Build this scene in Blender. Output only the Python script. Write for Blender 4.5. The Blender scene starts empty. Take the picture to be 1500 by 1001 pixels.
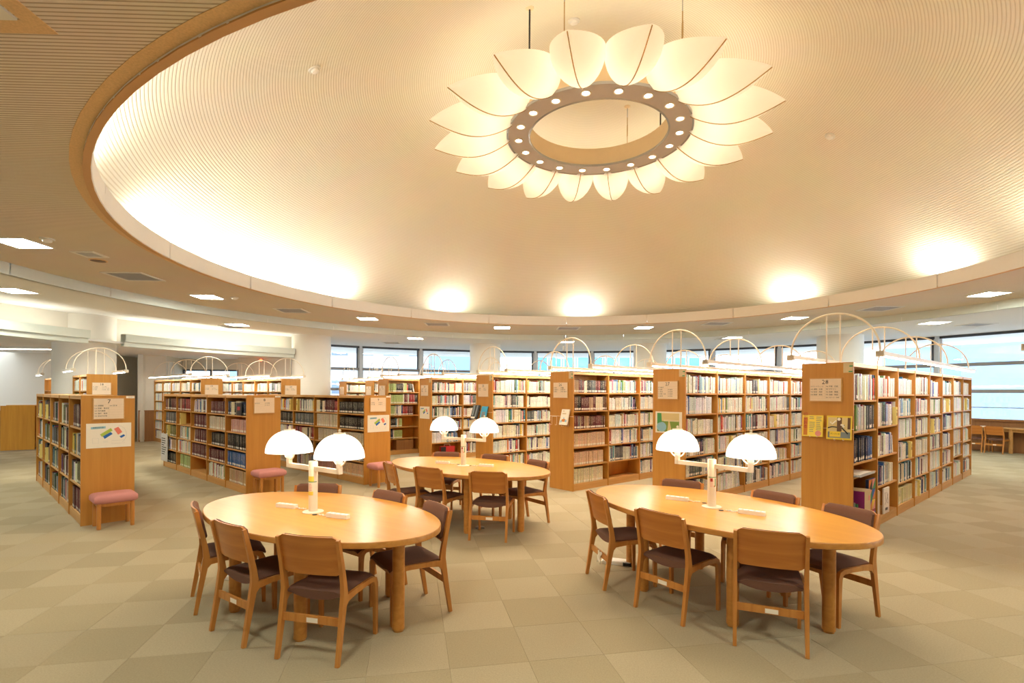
import bpy, math, random
import numpy as np
from mathutils import Matrix, Vector
R = random.Random(7)
PI = math.pi
C = bpy.context.scene.collection
SC = bpy.context.scene
rad = math.radians

# ------------------------------------------------------------------ camera, world, exposure
cam_d = bpy.data.cameras.new('camera')
cam = bpy.data.objects.new('camera', cam_d)
C.objects.link(cam)
H = 1.70
cam.location = (0, 0, H)
cam.rotation_euler = (Matrix.Rotation(PI / 2, 3, 'X') @ Matrix.Rotation(rad(0.29), 3, 'Z')).to_euler()
cam_d.sensor_width = 36
cam_d.lens = 770 / 1500 * 36
cam_d.shift_y = (576.5 - 500.5) / 1500
cam_d.clip_start = 0.05
cam_d.clip_end = 300
SC.camera = cam

SC.view_settings.view_transform = 'Standard'
SC.view_settings.look = 'None'
SC.view_settings.gamma = 1
SC.view_settings.use_curve_mapping = False
SC.view_settings.exposure = 0.5
try:
    SC.cycles.use_denoising = True
    SC.cycles.max_bounces = 8
    SC.cycles.diffuse_bounces = 5
    SC.cycles.transparent_max_bounces = 12
    SC.cycles.sample_clamp_indirect = 4.0
    SC.cycles.caustics_reflective = False
    SC.cycles.caustics_refractive = False
except Exception:
    pass

world = bpy.data.worlds.new('sky')
SC.world = world
world.use_nodes = True
_bg = world.node_tree.nodes['Background']
_bg.inputs[0].default_value = (0.80, 0.90, 1.0, 1)
_bg.inputs[1].default_value = 4.6

# light levels (W)
L_DOWN = 82.0      # each of the 18 spots in the chandelier ring
L_PETAL = 3.4     # each bulb inside a chandelier petal
L_COVE = 25.0      # each uplight in the dome cove
L_PANEL = 62.0      # ceiling light panels (emission strength)
L_TUBE = 34.0       # tubes above the bookcases (emission strength)
L_SHADE = 1.9      # table lamp shades (emission strength)
L_BULB = 8.0      # bulb under each table lamp shade
WARM = (1.0, 0.86, 0.65)
SOFTWARM = (1.0, 0.80, 0.56)
WHITE = (1.0, 0.95, 0.84)

O = Vector((1.46, 9.5, 0))           # plan centre of the dome
Z_RING, Z_LOW = 3.88, 3.68
R_RIM, R_STEP, R_WIN = 7.08, 10.05, 15.2

def light(name, typ, loc, power, col, size=0.1, rot=None, **kw):
    d = bpy.data.lights.new(name, typ)
    d.energy = power
    d.color = col
    if typ == 'AREA':
        d.shape = kw.get('shape', 'RECTANGLE')
        d.size = size
        d.size_y = kw.get('size_y', size)
    else:
        d.shadow_soft_size = size
    if typ == 'SPOT':
        d.spot_size = rad(kw.get('spot', 110))
        d.spot_blend = kw.get('blend', 0.8)
    o = bpy.data.objects.new(name, d)
    C.objects.link(o)
    o.location = loc
    if rot is not None:
        o.rotation_euler = rot
    return o

# cove uplights behind the rim of the dome
for ang in [191, 182, 173, 164, 155, 146, 118, 84, 36, 8, -12, -40, -75, -110, -140, 212]:
    a = rad(ang)
    light('cove_uplight', 'AREA', (O.x + 7.28 * math.cos(a), O.y + 7.28 * math.sin(a), 4.05), L_COVE, (1.0, 0.97, 0.86),
          0.5, (PI + rad(38), 0, a - PI / 2), size_y=0.12)
# bulbs of the chandelier petals and its ring are made in the chandelier's builder
# cove strip above the beams on the side opposite the windows
for ang in (138, 144, 150, 156, 168, 176, 184, 192):
    a = rad(ang)
    light('beam_uplight', 'AREA', (O.x + 12.72 * math.cos(a), O.y + 12.72 * math.sin(a), 3.02), 4.5, (1.0, 0.94, 0.80),
          1.3, (PI, 0, a - PI / 2), size_y=0.1)

# ------------------------------------------------------------------ materials
def lin(c):
    c = c / 255
    return c / 12.92 if c <= .04045 else ((c + .055) / 1.055) ** 2.4
def rgb(r, g, b):
    return (lin(r), lin(g), lin(b), 1)

def new_mat(name):
    m = bpy.data.materials.new(name)
    m.use_nodes = True
    nt = m.node_tree
    return m, nt, nt.nodes['Principled BSDF']

def plain(name, col, rough=.6, metal=0, spec=.5, noise=0.06, scale=12, bump=0, coord='Object'):
    m, nt, b = new_mat(name)
    b.inputs['Roughness'].default_value = rough
    b.inputs['Metallic'].default_value = metal
    b.inputs['Specular IOR Level'].default_value = spec
    tc = nt.nodes.new('ShaderNodeTexCoord')
    n = nt.nodes.new('ShaderNodeTexNoise')
    n.inputs['Scale'].default_value = scale
    n.inputs['Detail'].default_value = 4
    nt.links.new(tc.outputs[coord], n.inputs['Vector'])
    mx = nt.nodes.new('ShaderNodeMixRGB')
    mx.inputs[1].default_value = tuple(c * (1 - noise) for c in col[:3]) + (1,)
    mx.inputs[2].default_value = tuple(min(1, c * (1 + noise)) for c in col[:3]) + (1,)
    nt.links.new(n.outputs['Fac'], mx.inputs[0])
    nt.links.new(mx.outputs[0], b.inputs['Base Color'])
    if bump:
        bp = nt.nodes.new('ShaderNodeBump')
        bp.inputs['Strength'].default_value = bump
        bp.inputs['Distance'].default_value = .002
        nt.links.new(n.outputs['Fac'], bp.inputs['Height'])
        nt.links.new(bp.outputs[0], b.inputs['Normal'])
    return m

def wood(name, c1, c2, rough=.4, axis='Z', scale=1.0, spec=.5, coat=0.0):
    m, nt, b = new_mat(name)
    b.inputs['Roughness'].default_value = rough
    b.inputs['Specular IOR Level'].default_value = spec
    b.inputs['Coat Weight'].default_value = coat
    b.inputs['Coat Roughness'].default_value = .15
    tc = nt.nodes.new('ShaderNodeTexCoord')
    mp = nt.nodes.new('ShaderNodeMapping')
    s = {'X': (1.2, 26, 26), 'Y': (26, 1.2, 26), 'Z': (26, 26, 1.2)}[axis]
    mp.inputs['Scale'].default_value = [v * scale for v in s]
    nt.links.new(tc.outputs['Object'], mp.inputs['Vector'])
    n = nt.nodes.new('ShaderNodeTexNoise')
    n.inputs['Scale'].default_value = 1.6
    n.inputs['Detail'].default_value = 5
    n.inputs['Distortion'].default_value = .7
    nt.links.new(mp.outputs[0], n.inputs['Vector'])
    r = nt.nodes.new('ShaderNodeValToRGB')
    r.color_ramp.elements[0].position = .32
    r.color_ramp.elements[0].color = c2
    r.color_ramp.elements[1].position = .68
    r.color_ramp.elements[1].color = c1
    nt.links.new(n.outputs['Fac'], r.inputs[0])
    nt.links.new(r.outputs[0], b.inputs['Base Color'])
    return m

def emit(name, col, strength):
    m = bpy.data.materials.new(name)
    m.use_nodes = True
    nt = m.node_tree
    nt.nodes.remove(nt.nodes['Principled BSDF'])
    e = nt.nodes.new('ShaderNodeEmission')
    e.inputs[0].default_value = tuple(col[:3]) + (1,)
    e.inputs[1].default_value = strength
    nt.links.new(e.outputs[0], nt.nodes['Material Output'].inputs[0])
    return m

M = {}
M['panel'] = wood('beech_panel', rgb(202, 142, 62), rgb(192, 130, 54), .45, 'Z', .5)
M['shelf'] = wood('beech_shelf', rgb(212, 162, 96), rgb(200, 148, 82), .45, 'X', .5)
M['table'] = wood('table_top_wood', rgb(226, 162, 66), rgb(218, 150, 58), .30, 'X', .35, .5, .15)
M['tableedge'] = wood('table_edge_wood', rgb(204, 142, 66), rgb(186, 122, 52), .35, 'X', .6)
M['chair'] = wood('chair_wood', rgb(204, 140, 68), rgb(186, 118, 52), .35, 'Z', .6)
M['ply'] = wood('chair_ply', rgb(196, 126, 54), rgb(178, 106, 42), .32, 'X', .4)
M['wainscot'] = wood('wainscot_wood', rgb(160, 112, 66), rgb(146, 98, 56), .5, 'Z', .6)
M['carrel'] = wood('carrel_wood', rgb(226, 164, 52), rgb(212, 148, 42), .45, 'Z', .5)
M['brown'] = plain('brown_upholstery', rgb(112, 76, 60), .9, noise=.18, scale=260, bump=.3)
M['pink'] = plain('pink_upholstery', rgb(204, 138, 134), .9, noise=.07, scale=220, bump=.3)
M['cream'] = plain('cream_paint', rgb(240, 226, 204), .4, noise=.02)
M['steel'] = plain('steel', rgb(170, 170, 172), .3, metal=1, noise=.03)
M['white'] = plain('white_paint', rgb(232, 230, 222), .55, noise=.02)
M['wallw'] = plain('wall_plaster', rgb(226, 220, 206), .8, noise=.03, scale=90, bump=.12)
M['column'] = plain('column_plaster', rgb(232, 228, 218), .7, noise=.02, scale=120, bump=.1)
M['beamw'] = plain('beam_paint', rgb(216, 222, 214), .6, noise=.02)
M['lowceil'] = plain('low_ceiling_board', rgb(240, 240, 238), .85, noise=.05, scale=60, bump=.1)
M['rim'] = plain('rim_board', rgb(242, 238, 230), .5, noise=.02)
M['alum'] = plain('aluminium_frame', rgb(222, 226, 232), .45, metal=0, noise=.02)
M['transom'] = plain('transom_grey', rgb(152, 148, 146), .5, noise=.02)
M['darkframe'] = plain('dark_frame', rgb(70, 74, 84), .5, noise=.03)
M['paper'] = plain('cream_paper', rgb(240, 216, 190), .7, noise=.03, scale=40)
M['wpaper'] = plain('white_paper', rgb(246, 236, 220), .6, noise=.02, scale=40)
M['ink'] = plain('dark_ink', rgb(52, 44, 42), .7, noise=.02)
M['redink'] = plain('red_ink', rgb(176, 52, 52), .6, noise=.02)
M['grille'] = plain('vent_grey', rgb(196, 196, 194), .6, noise=.03)
M['vent'] = plain('vent_shadow_gap', rgb(88, 84, 80), .8, noise=.03)
M['speckle'] = plain('speckled_board', rgb(228, 194, 146), .85, noise=.22, scale=70, bump=.2)
M['lip'] = plain('rim_lip', rgb(206, 162, 110), .6, noise=.04)
M['black'] = plain('black_plastic', rgb(26, 25, 27), .5, noise=.05)
M['plastic'] = plain('white_plastic', rgb(250, 246, 238), .45, noise=.02)
M['bronze'] = plain('bronze_strip', rgb(196, 168, 122), .25, metal=.95, noise=.1)
M['chrome'] = plain('satin_metal', rgb(196, 188, 188), .45, metal=.25, noise=.04)
M['apricot'] = plain('apricot_paint', rgb(246, 224, 188), .5, noise=.03)
M['tan'] = plain('tan_card', rgb(214, 190, 150), .8, noise=.06, scale=20)
M['red'] = plain('red_card', rgb(190, 44, 44), .5, noise=.04)
M['bld_white'] = plain('building_white', rgb(206, 210, 216), .8, noise=.03)
M['bld_blue'] = plain('building_pale_blue', rgb(112, 146, 176), .6, noise=.02)
M['bld_grey'] = plain('building_grey', rgb(130, 144, 160), .7, noise=.03)
M['bld_glass'] = plain('building_cyan_glass', rgb(84, 146, 176), .25, noise=.12, scale=.6)
M['outground'] = plain('outdoor_ground', rgb(220, 222, 222), .9, noise=.05)
for k, c in dict(mgreen=(170, 190, 76), mblue=(36, 100, 180), mcoral=(238, 128, 106), msky=(150, 196, 214), yellow=(238, 206, 66),
                 ylw2=(250, 222, 90), green=(70, 150, 90), teal=(60, 170, 170), purple=(150, 40, 120), oran=(214, 130, 50),
                 sky2=(60, 170, 214), grey=(120, 130, 134), leafg=(128, 152, 64), sand=(222, 198, 140), pinkc=(230, 150, 140), navy=(34, 50, 92), umber=(104, 74, 52)).items():
    M[k] = plain('card_' + k, rgb(*c), .55, noise=.03)

M['marker'] = plain('marker_card', rgb(234, 212, 124), .6, noise=.03)
M['panel_light'] = emit('ceiling_panel_light', (.97, 1.0, .86), L_PANEL)
M['tube'] = emit('tube_light', (1.0, .97, .87), L_TUBE)
M['alcove_tube'] = emit('alcove_tube', (1.0, .95, .8), 9)
M['shade'] = emit('opal_shade_lit', (1.0, .91, .74), L_SHADE)
M['spotlens'] = emit('spot_lens', (1.0, .9, .7), 14)
M['exit_lamp'] = emit('red_lamp', (1.0, .12, .04), 4)

def ribbed(name, col, dark, pitch, mode, bump=.5):
    """acoustic board with fine parallel (mode X) or concentric (mode R) ribs"""
    m, nt, b = new_mat(name)
    b.inputs['Roughness'].default_value = .85
    tc = nt.nodes.new('ShaderNodeTexCoord')
    N = nt.nodes.new
    sep = N('ShaderNodeSeparateXYZ')
    if mode == 'R':
        vm = N('ShaderNodeVectorMath'); vm.operation = 'MULTIPLY'
        vm.inputs[1].default_value = (1, 1, 0)
        nt.links.new(tc.outputs['Object'], vm.inputs[0])
        ln = N('ShaderNodeVectorMath'); ln.operation = 'LENGTH'
        nt.links.new(vm.outputs[0], ln.inputs[0])
        src = ln.outputs['Value']
    else:
        mp = N('ShaderNodeMapping')
        mp.inputs['Rotation'].default_value = (0, 0, rad(-2))
        nt.links.new(tc.outputs['Object'], mp.inputs[0])
        nt.links.new(mp.outputs[0], sep.inputs[0])
        src = sep.outputs['Y']
    d = N('ShaderNodeMath'); d.operation = 'MULTIPLY'; d.inputs[1].default_value = 2 * PI / pitch
    nt.links.new(src, d.inputs[0])
    s = N('ShaderNodeMath'); s.operation = 'SINE'
    nt.links.new(d.outputs[0], s.inputs[0])
    mr = N('ShaderNodeMapRange')
    mr.inputs['From Min'].default_value = -.9
    mr.inputs['From Max'].default_value = -.1
    nt.links.new(s.outputs[0], mr.inputs[0])
    nz = N('ShaderNodeTexNoise'); nz.inputs['Scale'].default_value = 1.1; nz.inputs['Detail'].default_value = 5
    nt.links.new(tc.outputs['Object'], nz.inputs['Vector'])
    mx = N('ShaderNodeMixRGB')
    mx.inputs[1].default_value = dark
    mx.inputs[2].default_value = col
    nt.links.new(mr.outputs[0], mx.inputs[0])
    mx2 = N('ShaderNodeMixRGB'); mx2.blend_type = 'MULTIPLY'; mx2.inputs[0].default_value = .12
    nt.links.new(mx.outputs[0], mx2.inputs[1])
    nt.links.new(nz.outputs['Color'], mx2.inputs[2])
    nt.links.new(mx2.outputs[0], b.inputs['Base Color'])
    bp = N('ShaderNodeBump'); bp.inputs['Strength'].default_value = bump; bp.inputs['Distance'].default_value = .008
    nt.links.new(mr.outputs[0], bp.inputs['Height'])
    nt.links.new(bp.outputs[0], b.inputs['Normal'])
    return m
M['ring_ceil'] = ribbed('ribbed_ceiling', rgb(238, 228, 212), rgb(190, 172, 148), .034, 'X')
M['dome'] = ribbed('ribbed_dome', rgb(247, 240, 222), rgb(228, 217, 194), .036, 'R', .35)

def carpet_mat(name, attr):
    m, nt, b = new_mat(name)
    N = nt.nodes.new
    b.inputs['Roughness'].default_value = .97
    b.inputs['Specular IOR Level'].default_value = .15
    tc = N('ShaderNodeTexCoord')
    geo = N('ShaderNodeNewGeometry')
    n = N('ShaderNodeTexNoise'); n.inputs['Scale'].default_value = 95; n.inputs['Detail'].default_value = 4
    n.inputs['Roughness'].default_value = .8
    nt.links.new(geo.outputs['Position'], n.inputs['Vector'])
    n2 = N('ShaderNodeTexNoise'); n2.inputs['Scale'].default_value = .5; n2.inputs['Detail'].default_value = 3
    nt.links.new(geo.outputs['Position'], n2.inputs['Vector'])
    r = N('ShaderNodeMapRange'); r.inputs[3].default_value = .68; r.inputs[4].default_value = 1.32
    nt.links.new(n.outputs['Fac'], r.inputs[0])
    r2 = N('ShaderNodeMapRange'); r2.inputs[3].default_value = .92; r2.inputs[4].default_value = 1.08
    nt.links.new(n2.outputs['Fac'], r2.inputs[0])
    mul = N('ShaderNodeMath'); mul.operation = 'MULTIPLY'
    nt.links.new(r.outputs[0], mul.inputs[0]); nt.links.new(r2.outputs[0], mul.inputs[1])
    vm = N('ShaderNodeVectorMath'); vm.operation = 'SCALE'
    if attr:
        a = N('ShaderNodeAttribute'); a.attribute_name = 'Col'
        nt.links.new(a.outputs['Color'], vm.inputs[0])
    else:
        a = N('ShaderNodeObjectInfo')
        nt.links.new(a.outputs['Color'], vm.inputs[0])
    nt.links.new(mul.outputs[0], vm.inputs['Scale'])
    nt.links.new(vm.outputs[0], b.inputs['Base Color'])
    bp = N('ShaderNodeBump'); bp.inputs['Strength'].default_value = .5; bp.inputs['Distance'].default_value = .004
    nt.links.new(n.outputs['Fac'], bp.inputs['Height'])
    nt.links.new(bp.outputs[0], b.inputs['Normal'])
    return m
M['carpet_obj'] = carpet_mat('carpet_tile_pile', False)
M['carpet_attr'] = carpet_mat('carpet_tile_pile_far', True)

def book_mat(name, attr):
    """cover colour from the object or the mesh; printed title flecks on the spine (uv inside 0..1)"""
    m, nt, b = new_mat(name)
    N = nt.nodes.new; Lk = nt.links.new
    b.inputs['Roughness'].default_value = .45
    if attr:
        a = N('ShaderNodeAttribute'); a.attribute_name = 'Col'; col = a.outputs['Color']
        rnd = None
    else:
        a = N('ShaderNodeObjectInfo'); col = a.outputs['Color']; rnd = a.outputs['Random']
    uv = N('ShaderNodeUVMap'); uv.uv_map = 'uv'
    sp = N('ShaderNodeSeparateXYZ'); Lk(uv.outputs[0], sp.inputs[0])
    u, v = sp.outputs[0], sp.outputs[1]
    fr = N('ShaderNodeMath'); fr.operation = 'FRACT'; Lk(u, fr.inputs[0])
    if rnd is not None:
        ad = N('ShaderNodeMath'); ad.operation = 'MULTIPLY_ADD'; ad.inputs[1].default_value = 977; Lk(rnd, ad.inputs[0]); Lk(u, ad.inputs[2])
        u2 = ad.outputs[0]
    else:
        u2 = u
    fl = N('ShaderNodeMath'); fl.operation = 'FLOOR'; Lk(u2, fl.inputs[0])
    w1 = N('ShaderNodeTexWhiteNoise'); w1.noise_dimensions = '1D'; Lk(fl.outputs[0], w1.inputs['W'])
    cb = N('ShaderNodeCombineXYZ')
    su = N('ShaderNodeMath'); su.operation = 'MULTIPLY'; su.inputs[1].default_value = 4.3; Lk(u2, su.inputs[0])
    sv = N('ShaderNodeMath'); sv.operation = 'MULTIPLY'; sv.inputs[1].default_value = 15; Lk(v, sv.inputs[0])
    Lk(su.outputs[0], cb.inputs[0]); Lk(sv.outputs[0], cb.inputs[1])
    nz = N('ShaderNodeTexNoise'); nz.inputs['Scale'].default_value = 1; nz.inputs['Detail'].default_value = 2; Lk(cb.outputs[0], nz.inputs['Vector'])
    def rng(src, lo, hi):
        g = N('ShaderNodeMath'); g.operation = 'GREATER_THAN'; g.inputs[1].default_value = lo; Lk(src, g.inputs[0])
        l = N('ShaderNodeMath'); l.operation = 'LESS_THAN'; l.inputs[1].default_value = hi; Lk(src, l.inputs[0])
        mm = N('ShaderNodeMath'); mm.operation = 'MULTIPLY'; Lk(g.outputs[0], mm.inputs[0]); Lk(l.outputs[0], mm.inputs[1])
        return mm.outputs[0]
    def mul(x, y):
        mm = N('ShaderNodeMath'); mm.operation = 'MULTIPLY'; Lk(x, mm.inputs[0]); Lk(y, mm.inputs[1]); return mm.outputs[0]
    # title block: its lower end varies per book
    lo = N('ShaderNodeMath'); lo.operation = 'MULTIPLY_ADD'; lo.inputs[1].default_value = .25; lo.inputs[2].default_value = .3; Lk(w1.outputs['Value'], lo.inputs[0])
    gl = N('ShaderNodeMath'); gl.operation = 'GREATER_THAN'; Lk(v, gl.inputs[0]); Lk(lo.outputs[0], gl.inputs[1])
    hl = N('ShaderNodeMath'); hl.operation = 'LESS_THAN'; hl.inputs[1].default_value = .93; Lk(v, hl.inputs[0])
    band = mul(gl.outputs[0], hl.outputs[0])
    ink = mul(mul(rng(fr.outputs[0], .3, .7), rng(nz.outputs['Fac'], .5, 2)), band)
    inkf = N('ShaderNodeMath'); inkf.operation = 'MULTIPLY'; inkf.inputs[1].default_value = .72; Lk(ink, inkf.inputs[0])
    # ink: dark on pale covers, pale on dark ones
    bw = N('ShaderNodeRGBToBW'); Lk(col, bw.inputs[0])
    th = N('ShaderNodeMath'); th.operation = 'LESS_THAN'; th.inputs[1].default_value = .22; Lk(bw.outputs[0], th.inputs[0])
    inkc = N('ShaderNodeMixRGB'); inkc.inputs[1].default_value = (.06, .06, .09, 1); inkc.inputs[2].default_value = (.62, .56, .42, 1); Lk(th.outputs[0], inkc.inputs[0])
    mx = N('ShaderNodeMixRGB'); Lk(inkf.outputs[0], mx.inputs[0]); Lk(col, mx.inputs[1]); Lk(inkc.outputs[0], mx.inputs[2])
    Lk(mx.outputs[0], b.inputs['Base Color'])
    return m
M['book_obj'] = book_mat('book_cover', False)
M['book_attr'] = book_mat('book_cover_far', True)

def glass_mat():
    m = bpy.data.materials.new('window_glass')
    m.use_nodes = True
    nt = m.node_tree
    nt.nodes.remove(nt.nodes['Principled BSDF'])
    t = nt.nodes.new('ShaderNodeBsdfTransparent'); t.inputs[0].default_value = (.95, .98, 1, 1)
    g = nt.nodes.new('ShaderNodeBsdfGlossy'); g.inputs['Roughness'].default_value = .02
    mx = nt.nodes.new('ShaderNodeMixShader'); mx.inputs[0].default_value = .07
    nt.links.new(t.outputs[0], mx.inputs[1]); nt.links.new(g.outputs[0], mx.inputs[2])
    nt.links.new(mx.outputs[0], nt.nodes['Material Output'].inputs[0])
    return m
M['glass'] = glass_mat()

def petal_mat():
    m = bpy.data.materials.new('frosted_petal_glass')
    m.use_nodes = True
    nt = m.node_tree
    nt.nodes.remove(nt.nodes['Principled BSDF'])
    N = nt.nodes.new; Lk = nt.links.new
    tr = N('ShaderNodeBsdfTranslucent'); tr.inputs[0].default_value = (1, .96, .88, 1)
    df = N('ShaderNodeBsdfDiffuse'); df.inputs[0].default_value = (.95, .90, .78, 1)
    gl = N('ShaderNodeBsdfGlossy'); gl.inputs['Roughness'].default_value = .12
    m1 = N('ShaderNodeMixShader'); m1.inputs[0].default_value = .25
    m2 = N('ShaderNodeMixShader'); m2.inputs[0].default_value = .07
    Lk(tr.outputs[0], m1.inputs[1]); Lk(df.outputs[0], m1.inputs[2])
    Lk(m1.outputs[0], m2.inputs[1]); Lk(gl.outputs[0], m2.inputs[2])
    em = N('ShaderNodeEmission'); em.inputs[0].default_value = (1, .88, .66, 1); em.inputs[1].default_value = .12
    ad = N('ShaderNodeAddShader'); Lk(m2.outputs[0], ad.inputs[0]); Lk(em.outputs[0], ad.inputs[1])
    Lk(ad.outputs[0], nt.nodes['Material Output'].inputs[0])
    return m
M['petal'] = petal_mat()

# ------------------------------------------------------------------ mesh helpers
class MB:
    def __init__(s):
        s.v, s.f, s.c, s.mi = [], [], [], []
    def add(s, vs, fs, col=None, mi=0):
        n = len(s.v)
        s.v += [tuple(p) for p in vs]
        for f in fs:
            s.f.append(tuple(i + n for i in f)); s.c.append(col); s.mi.append(mi)
        return s
    def box(s, x0, x1, y0, y1, z0, z1, Mx=None, col=None, mi=0):
        if x0 > x1: x0, x1 = x1, x0
        if y0 > y1: y0, y1 = y1, y0
        if z0 > z1: z0, z1 = z1, z0
        vs = [(x0, y0, z0), (x1, y0, z0), (x1, y1, z0), (x0, y1, z0), (x0, y0, z1), (x1, y0, z1), (x1, y1, z1), (x0, y1, z1)]
        if Mx is not None:
            vs = [Mx @ Vector(p) for p in vs]
        return s.add(vs, [(0, 3, 2, 1), (4, 5, 6, 7), (0, 1, 5, 4), (2, 3, 7, 6), (1, 2, 6, 5), (3, 0, 4, 7)], col, mi)
    def lathe(s, prof, n=24, Mx=None, col=None, cap=True, mi=0, a0=0, a1=2 * PI):
        full = abs(a1 - a0 - 2 * PI) < 1e-6
        m = n if full else n + 1
        vs = []
        for (r, z) in prof:
            for k in range(m):
                a = a0 + (a1 - a0) * k / n
                vs.append((r * math.cos(a), r * math.sin(a), z))
        if Mx is not None:
            vs = [Mx @ Vector(p) for p in vs]
        fs = []
        for i in range(len(prof) - 1):
            for k in range(n):
                k2 = (k + 1) % m
                fs.append((i * m + k, i * m + k2, (i + 1) * m + k2, (i + 1) * m + k))
        if cap and full:
            if prof[0][0] > 1e-6: fs.append(tuple(range(m - 1, -1, -1)))
            if prof[-1][0] > 1e-6: fs.append(tuple((len(prof) - 1) * m + k for k in range(m)))
        return s.add(vs, fs, col, mi)
    def cyl(s, x, y, z0, z1, r, n=16, r2=None, bev=0):
        r2 = r if r2 is None else r2
        T = Matrix.Translation((x, y, 0))
        if bev:
            return s.lathe([(r - bev, z0), (r, z0 + bev), (r2, z1 - bev), (r2 - bev, z1)], n, T)
        return s.lathe([(r, z0), (r2, z1)], n, T)
    def tube(s, pts, r, n=8, closed=False, caps=True):
        pts = [Vector(p) for p in pts]
        m = len(pts)
        rings = []
        prev = None
        for i, p in enumerate(pts):
            if closed:
                t = pts[(i + 1) % m] - pts[i - 1]
            else:
                t = pts[min(i + 1, m - 1)] - pts[max(i - 1, 0)]
            t.normalize()
            if prev is None:
                ref = Vector((0, 0, 1)) if abs(t.z) < .9 else Vector((1, 0, 0))
                a = t.cross(ref).normalized()
            else:
                a = (prev - t * prev.dot(t)).normalized()
            prev = a
            b = t.cross(a)
            rr = r[i] if isinstance(r, (list, tuple)) else r
            rings.append([p + a * (rr * math.cos(2 * PI * k / n)) + b * (rr * math.sin(2 * PI * k / n)) for k in range(n)])
        vs = [q for g in rings for q in g]
        fs = []
        for i in range(m if closed else m - 1):
            j = (i + 1) % m
            for k in range(n):
                k2 = (k + 1) % n
                fs.append((i * n + k, i * n + k2, j * n + k2, j * n + k))
        if caps and not closed:
            fs.append(tuple(range(n - 1, -1, -1))); fs.append(tuple((m - 1) * n + k for k in range(n)))
        return s.add(vs, fs)
    def sweep(s, pts, ws, ds, side=(1, 0, 0)):
        """rectangular section swept along pts; ws along SIDE, ds across"""
        pts = [Vector(p) for p in pts]
        sd = Vector(side)
        m = len(pts)
        vs = []
        for i, p in enumerate(pts):
            t = (pts[min(i + 1, m - 1)] - pts[max(i - 1, 0)]).normalized()
            b = t.cross(sd).normalized()
            w = (ws[i] if isinstance(ws, (list, tuple)) else ws) / 2
            d = (ds[i] if isinstance(ds, (list, tuple)) else ds) / 2
            vs += [p - sd * w - b * d, p + sd * w - b * d, p + sd * w + b * d, p - sd * w + b * d]
        fs = [(3, 2, 1, 0), tuple((m - 1) * 4 + k for k in range(4))]
        for i in range(m - 1):
            for k in range(4):
                k2 = (k + 1) % 4
                fs.append((i * 4 + k, i * 4 + k2, (i + 1) * 4 + k2, (i + 1) * 4 + k))
        return s.add(vs, fs)
    def grid(s, fn, nu, nv, thick=None):
        """fn(u, v) -> point, u,v in 0..1; closed slab when thick = fn2"""
        vs = [fn(i / nu, j / nv) for i in range(nu + 1) for j in range(nv + 1)]
        idx = lambda i, j: i * (nv + 1) + j
        fs = [(idx(i, j), idx(i + 1, j), idx(i + 1, j + 1), idx(i, j + 1)) for i in range(nu) for j in range(nv)]
        if thick is None:
            return s.add(vs, fs)
        n0 = len(vs)
        vs += [thick(i / nu, j / nv) for i in range(nu + 1) for j in range(nv + 1)]
        fs += [tuple(n0 + q for q in reversed(f)) for f in fs]
        border = [idx(i, 0) for i in range(nu + 1)] + [idx(nu, j) for j in range(1, nv + 1)] + [idx(i, nv) for i in range(nu - 1, -1, -1)] + [idx(0, j) for j in range(nv - 1, 0, -1)]
        for a, b in zip(border, border[1:] + border[:1]):
            fs.append((b, a, n0 + a, n0 + b))
        return s.add(vs, fs)
    def mesh(s, name, mat, smooth=None, colors=False):
        me = bpy.data.meshes.new(name)
        me.from_pydata(s.v, [], s.f)
        for mm in (mat if isinstance(mat, (list, tuple)) else [mat]):
            me.materials.append(mm)
        if any(s.mi):
            me.polygons.foreach_set('material_index', s.mi)
        if colors:
            at = me.attributes.new('Col', 'FLOAT_COLOR', 'CORNER')
            buf = []
            for f, c in zip(s.f, s.c):
                buf += list(c or (.8, .8, .8, 1)) * len(f)
            at.data.foreach_set('color', buf)
        if smooth:
            me.polygons.foreach_set('use_smooth', [True] * len(s.f))
            me.set_sharp_from_angle(angle=rad(smooth))
        me.update()
        return me

def link(name, me, parent=None, loc=None, rot=None):
    o = bpy.data.objects.new(name, me)
    C.objects.link(o)
    if parent is not None: o.parent = parent
    if loc is not None: o.location = loc
    if rot is not None: o.rotation_euler = rot
    return o
def part(name, mb, mat, parent=None, smooth=None, label=None):
    o = link(name, mb.mesh(name, mat, smooth), parent)
    if label: o['label'] = label
    return o
def tag(o, label, cat, group=None):
    o['label'] = label; o['category'] = cat
    if group: o['group'] = group
    return o
def thing(name, label, cat, loc=(0, 0, 0), rz=0, group=None):
    o = bpy.data.objects.new(name, None)
    o.empty_display_size = .1
    C.objects.link(o)
    o.location = loc; o.rotation_euler = (0, 0, rz)
    return tag(o, label, cat, group)
def struct(name, mb, mat, smooth=None, label=None):
    o = link(name, mb.mesh(name, mat, smooth))
    o['kind'] = 'structure'
    if label: o['label'] = label
    return o
def dup(root, loc=None, rz=None, label=None):
    r = root.copy(); C.objects.link(r)
    if loc is not None: r.location = loc
    if rz is not None: r.rotation_euler = (0, 0, rz)
    if label: r['label'] = label
    for ch in list(root.children):
        c = ch.copy(); C.objects.link(c); c.parent = r
        for g in list(ch.children):
            d = g.copy(); C.objects.link(d); d.parent = c
    return r
def ell_loop(a, b, n):
    return [(a * math.cos(2 * PI * k / n), b * math.sin(2 * PI * k / n)) for k in range(n)]
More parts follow.
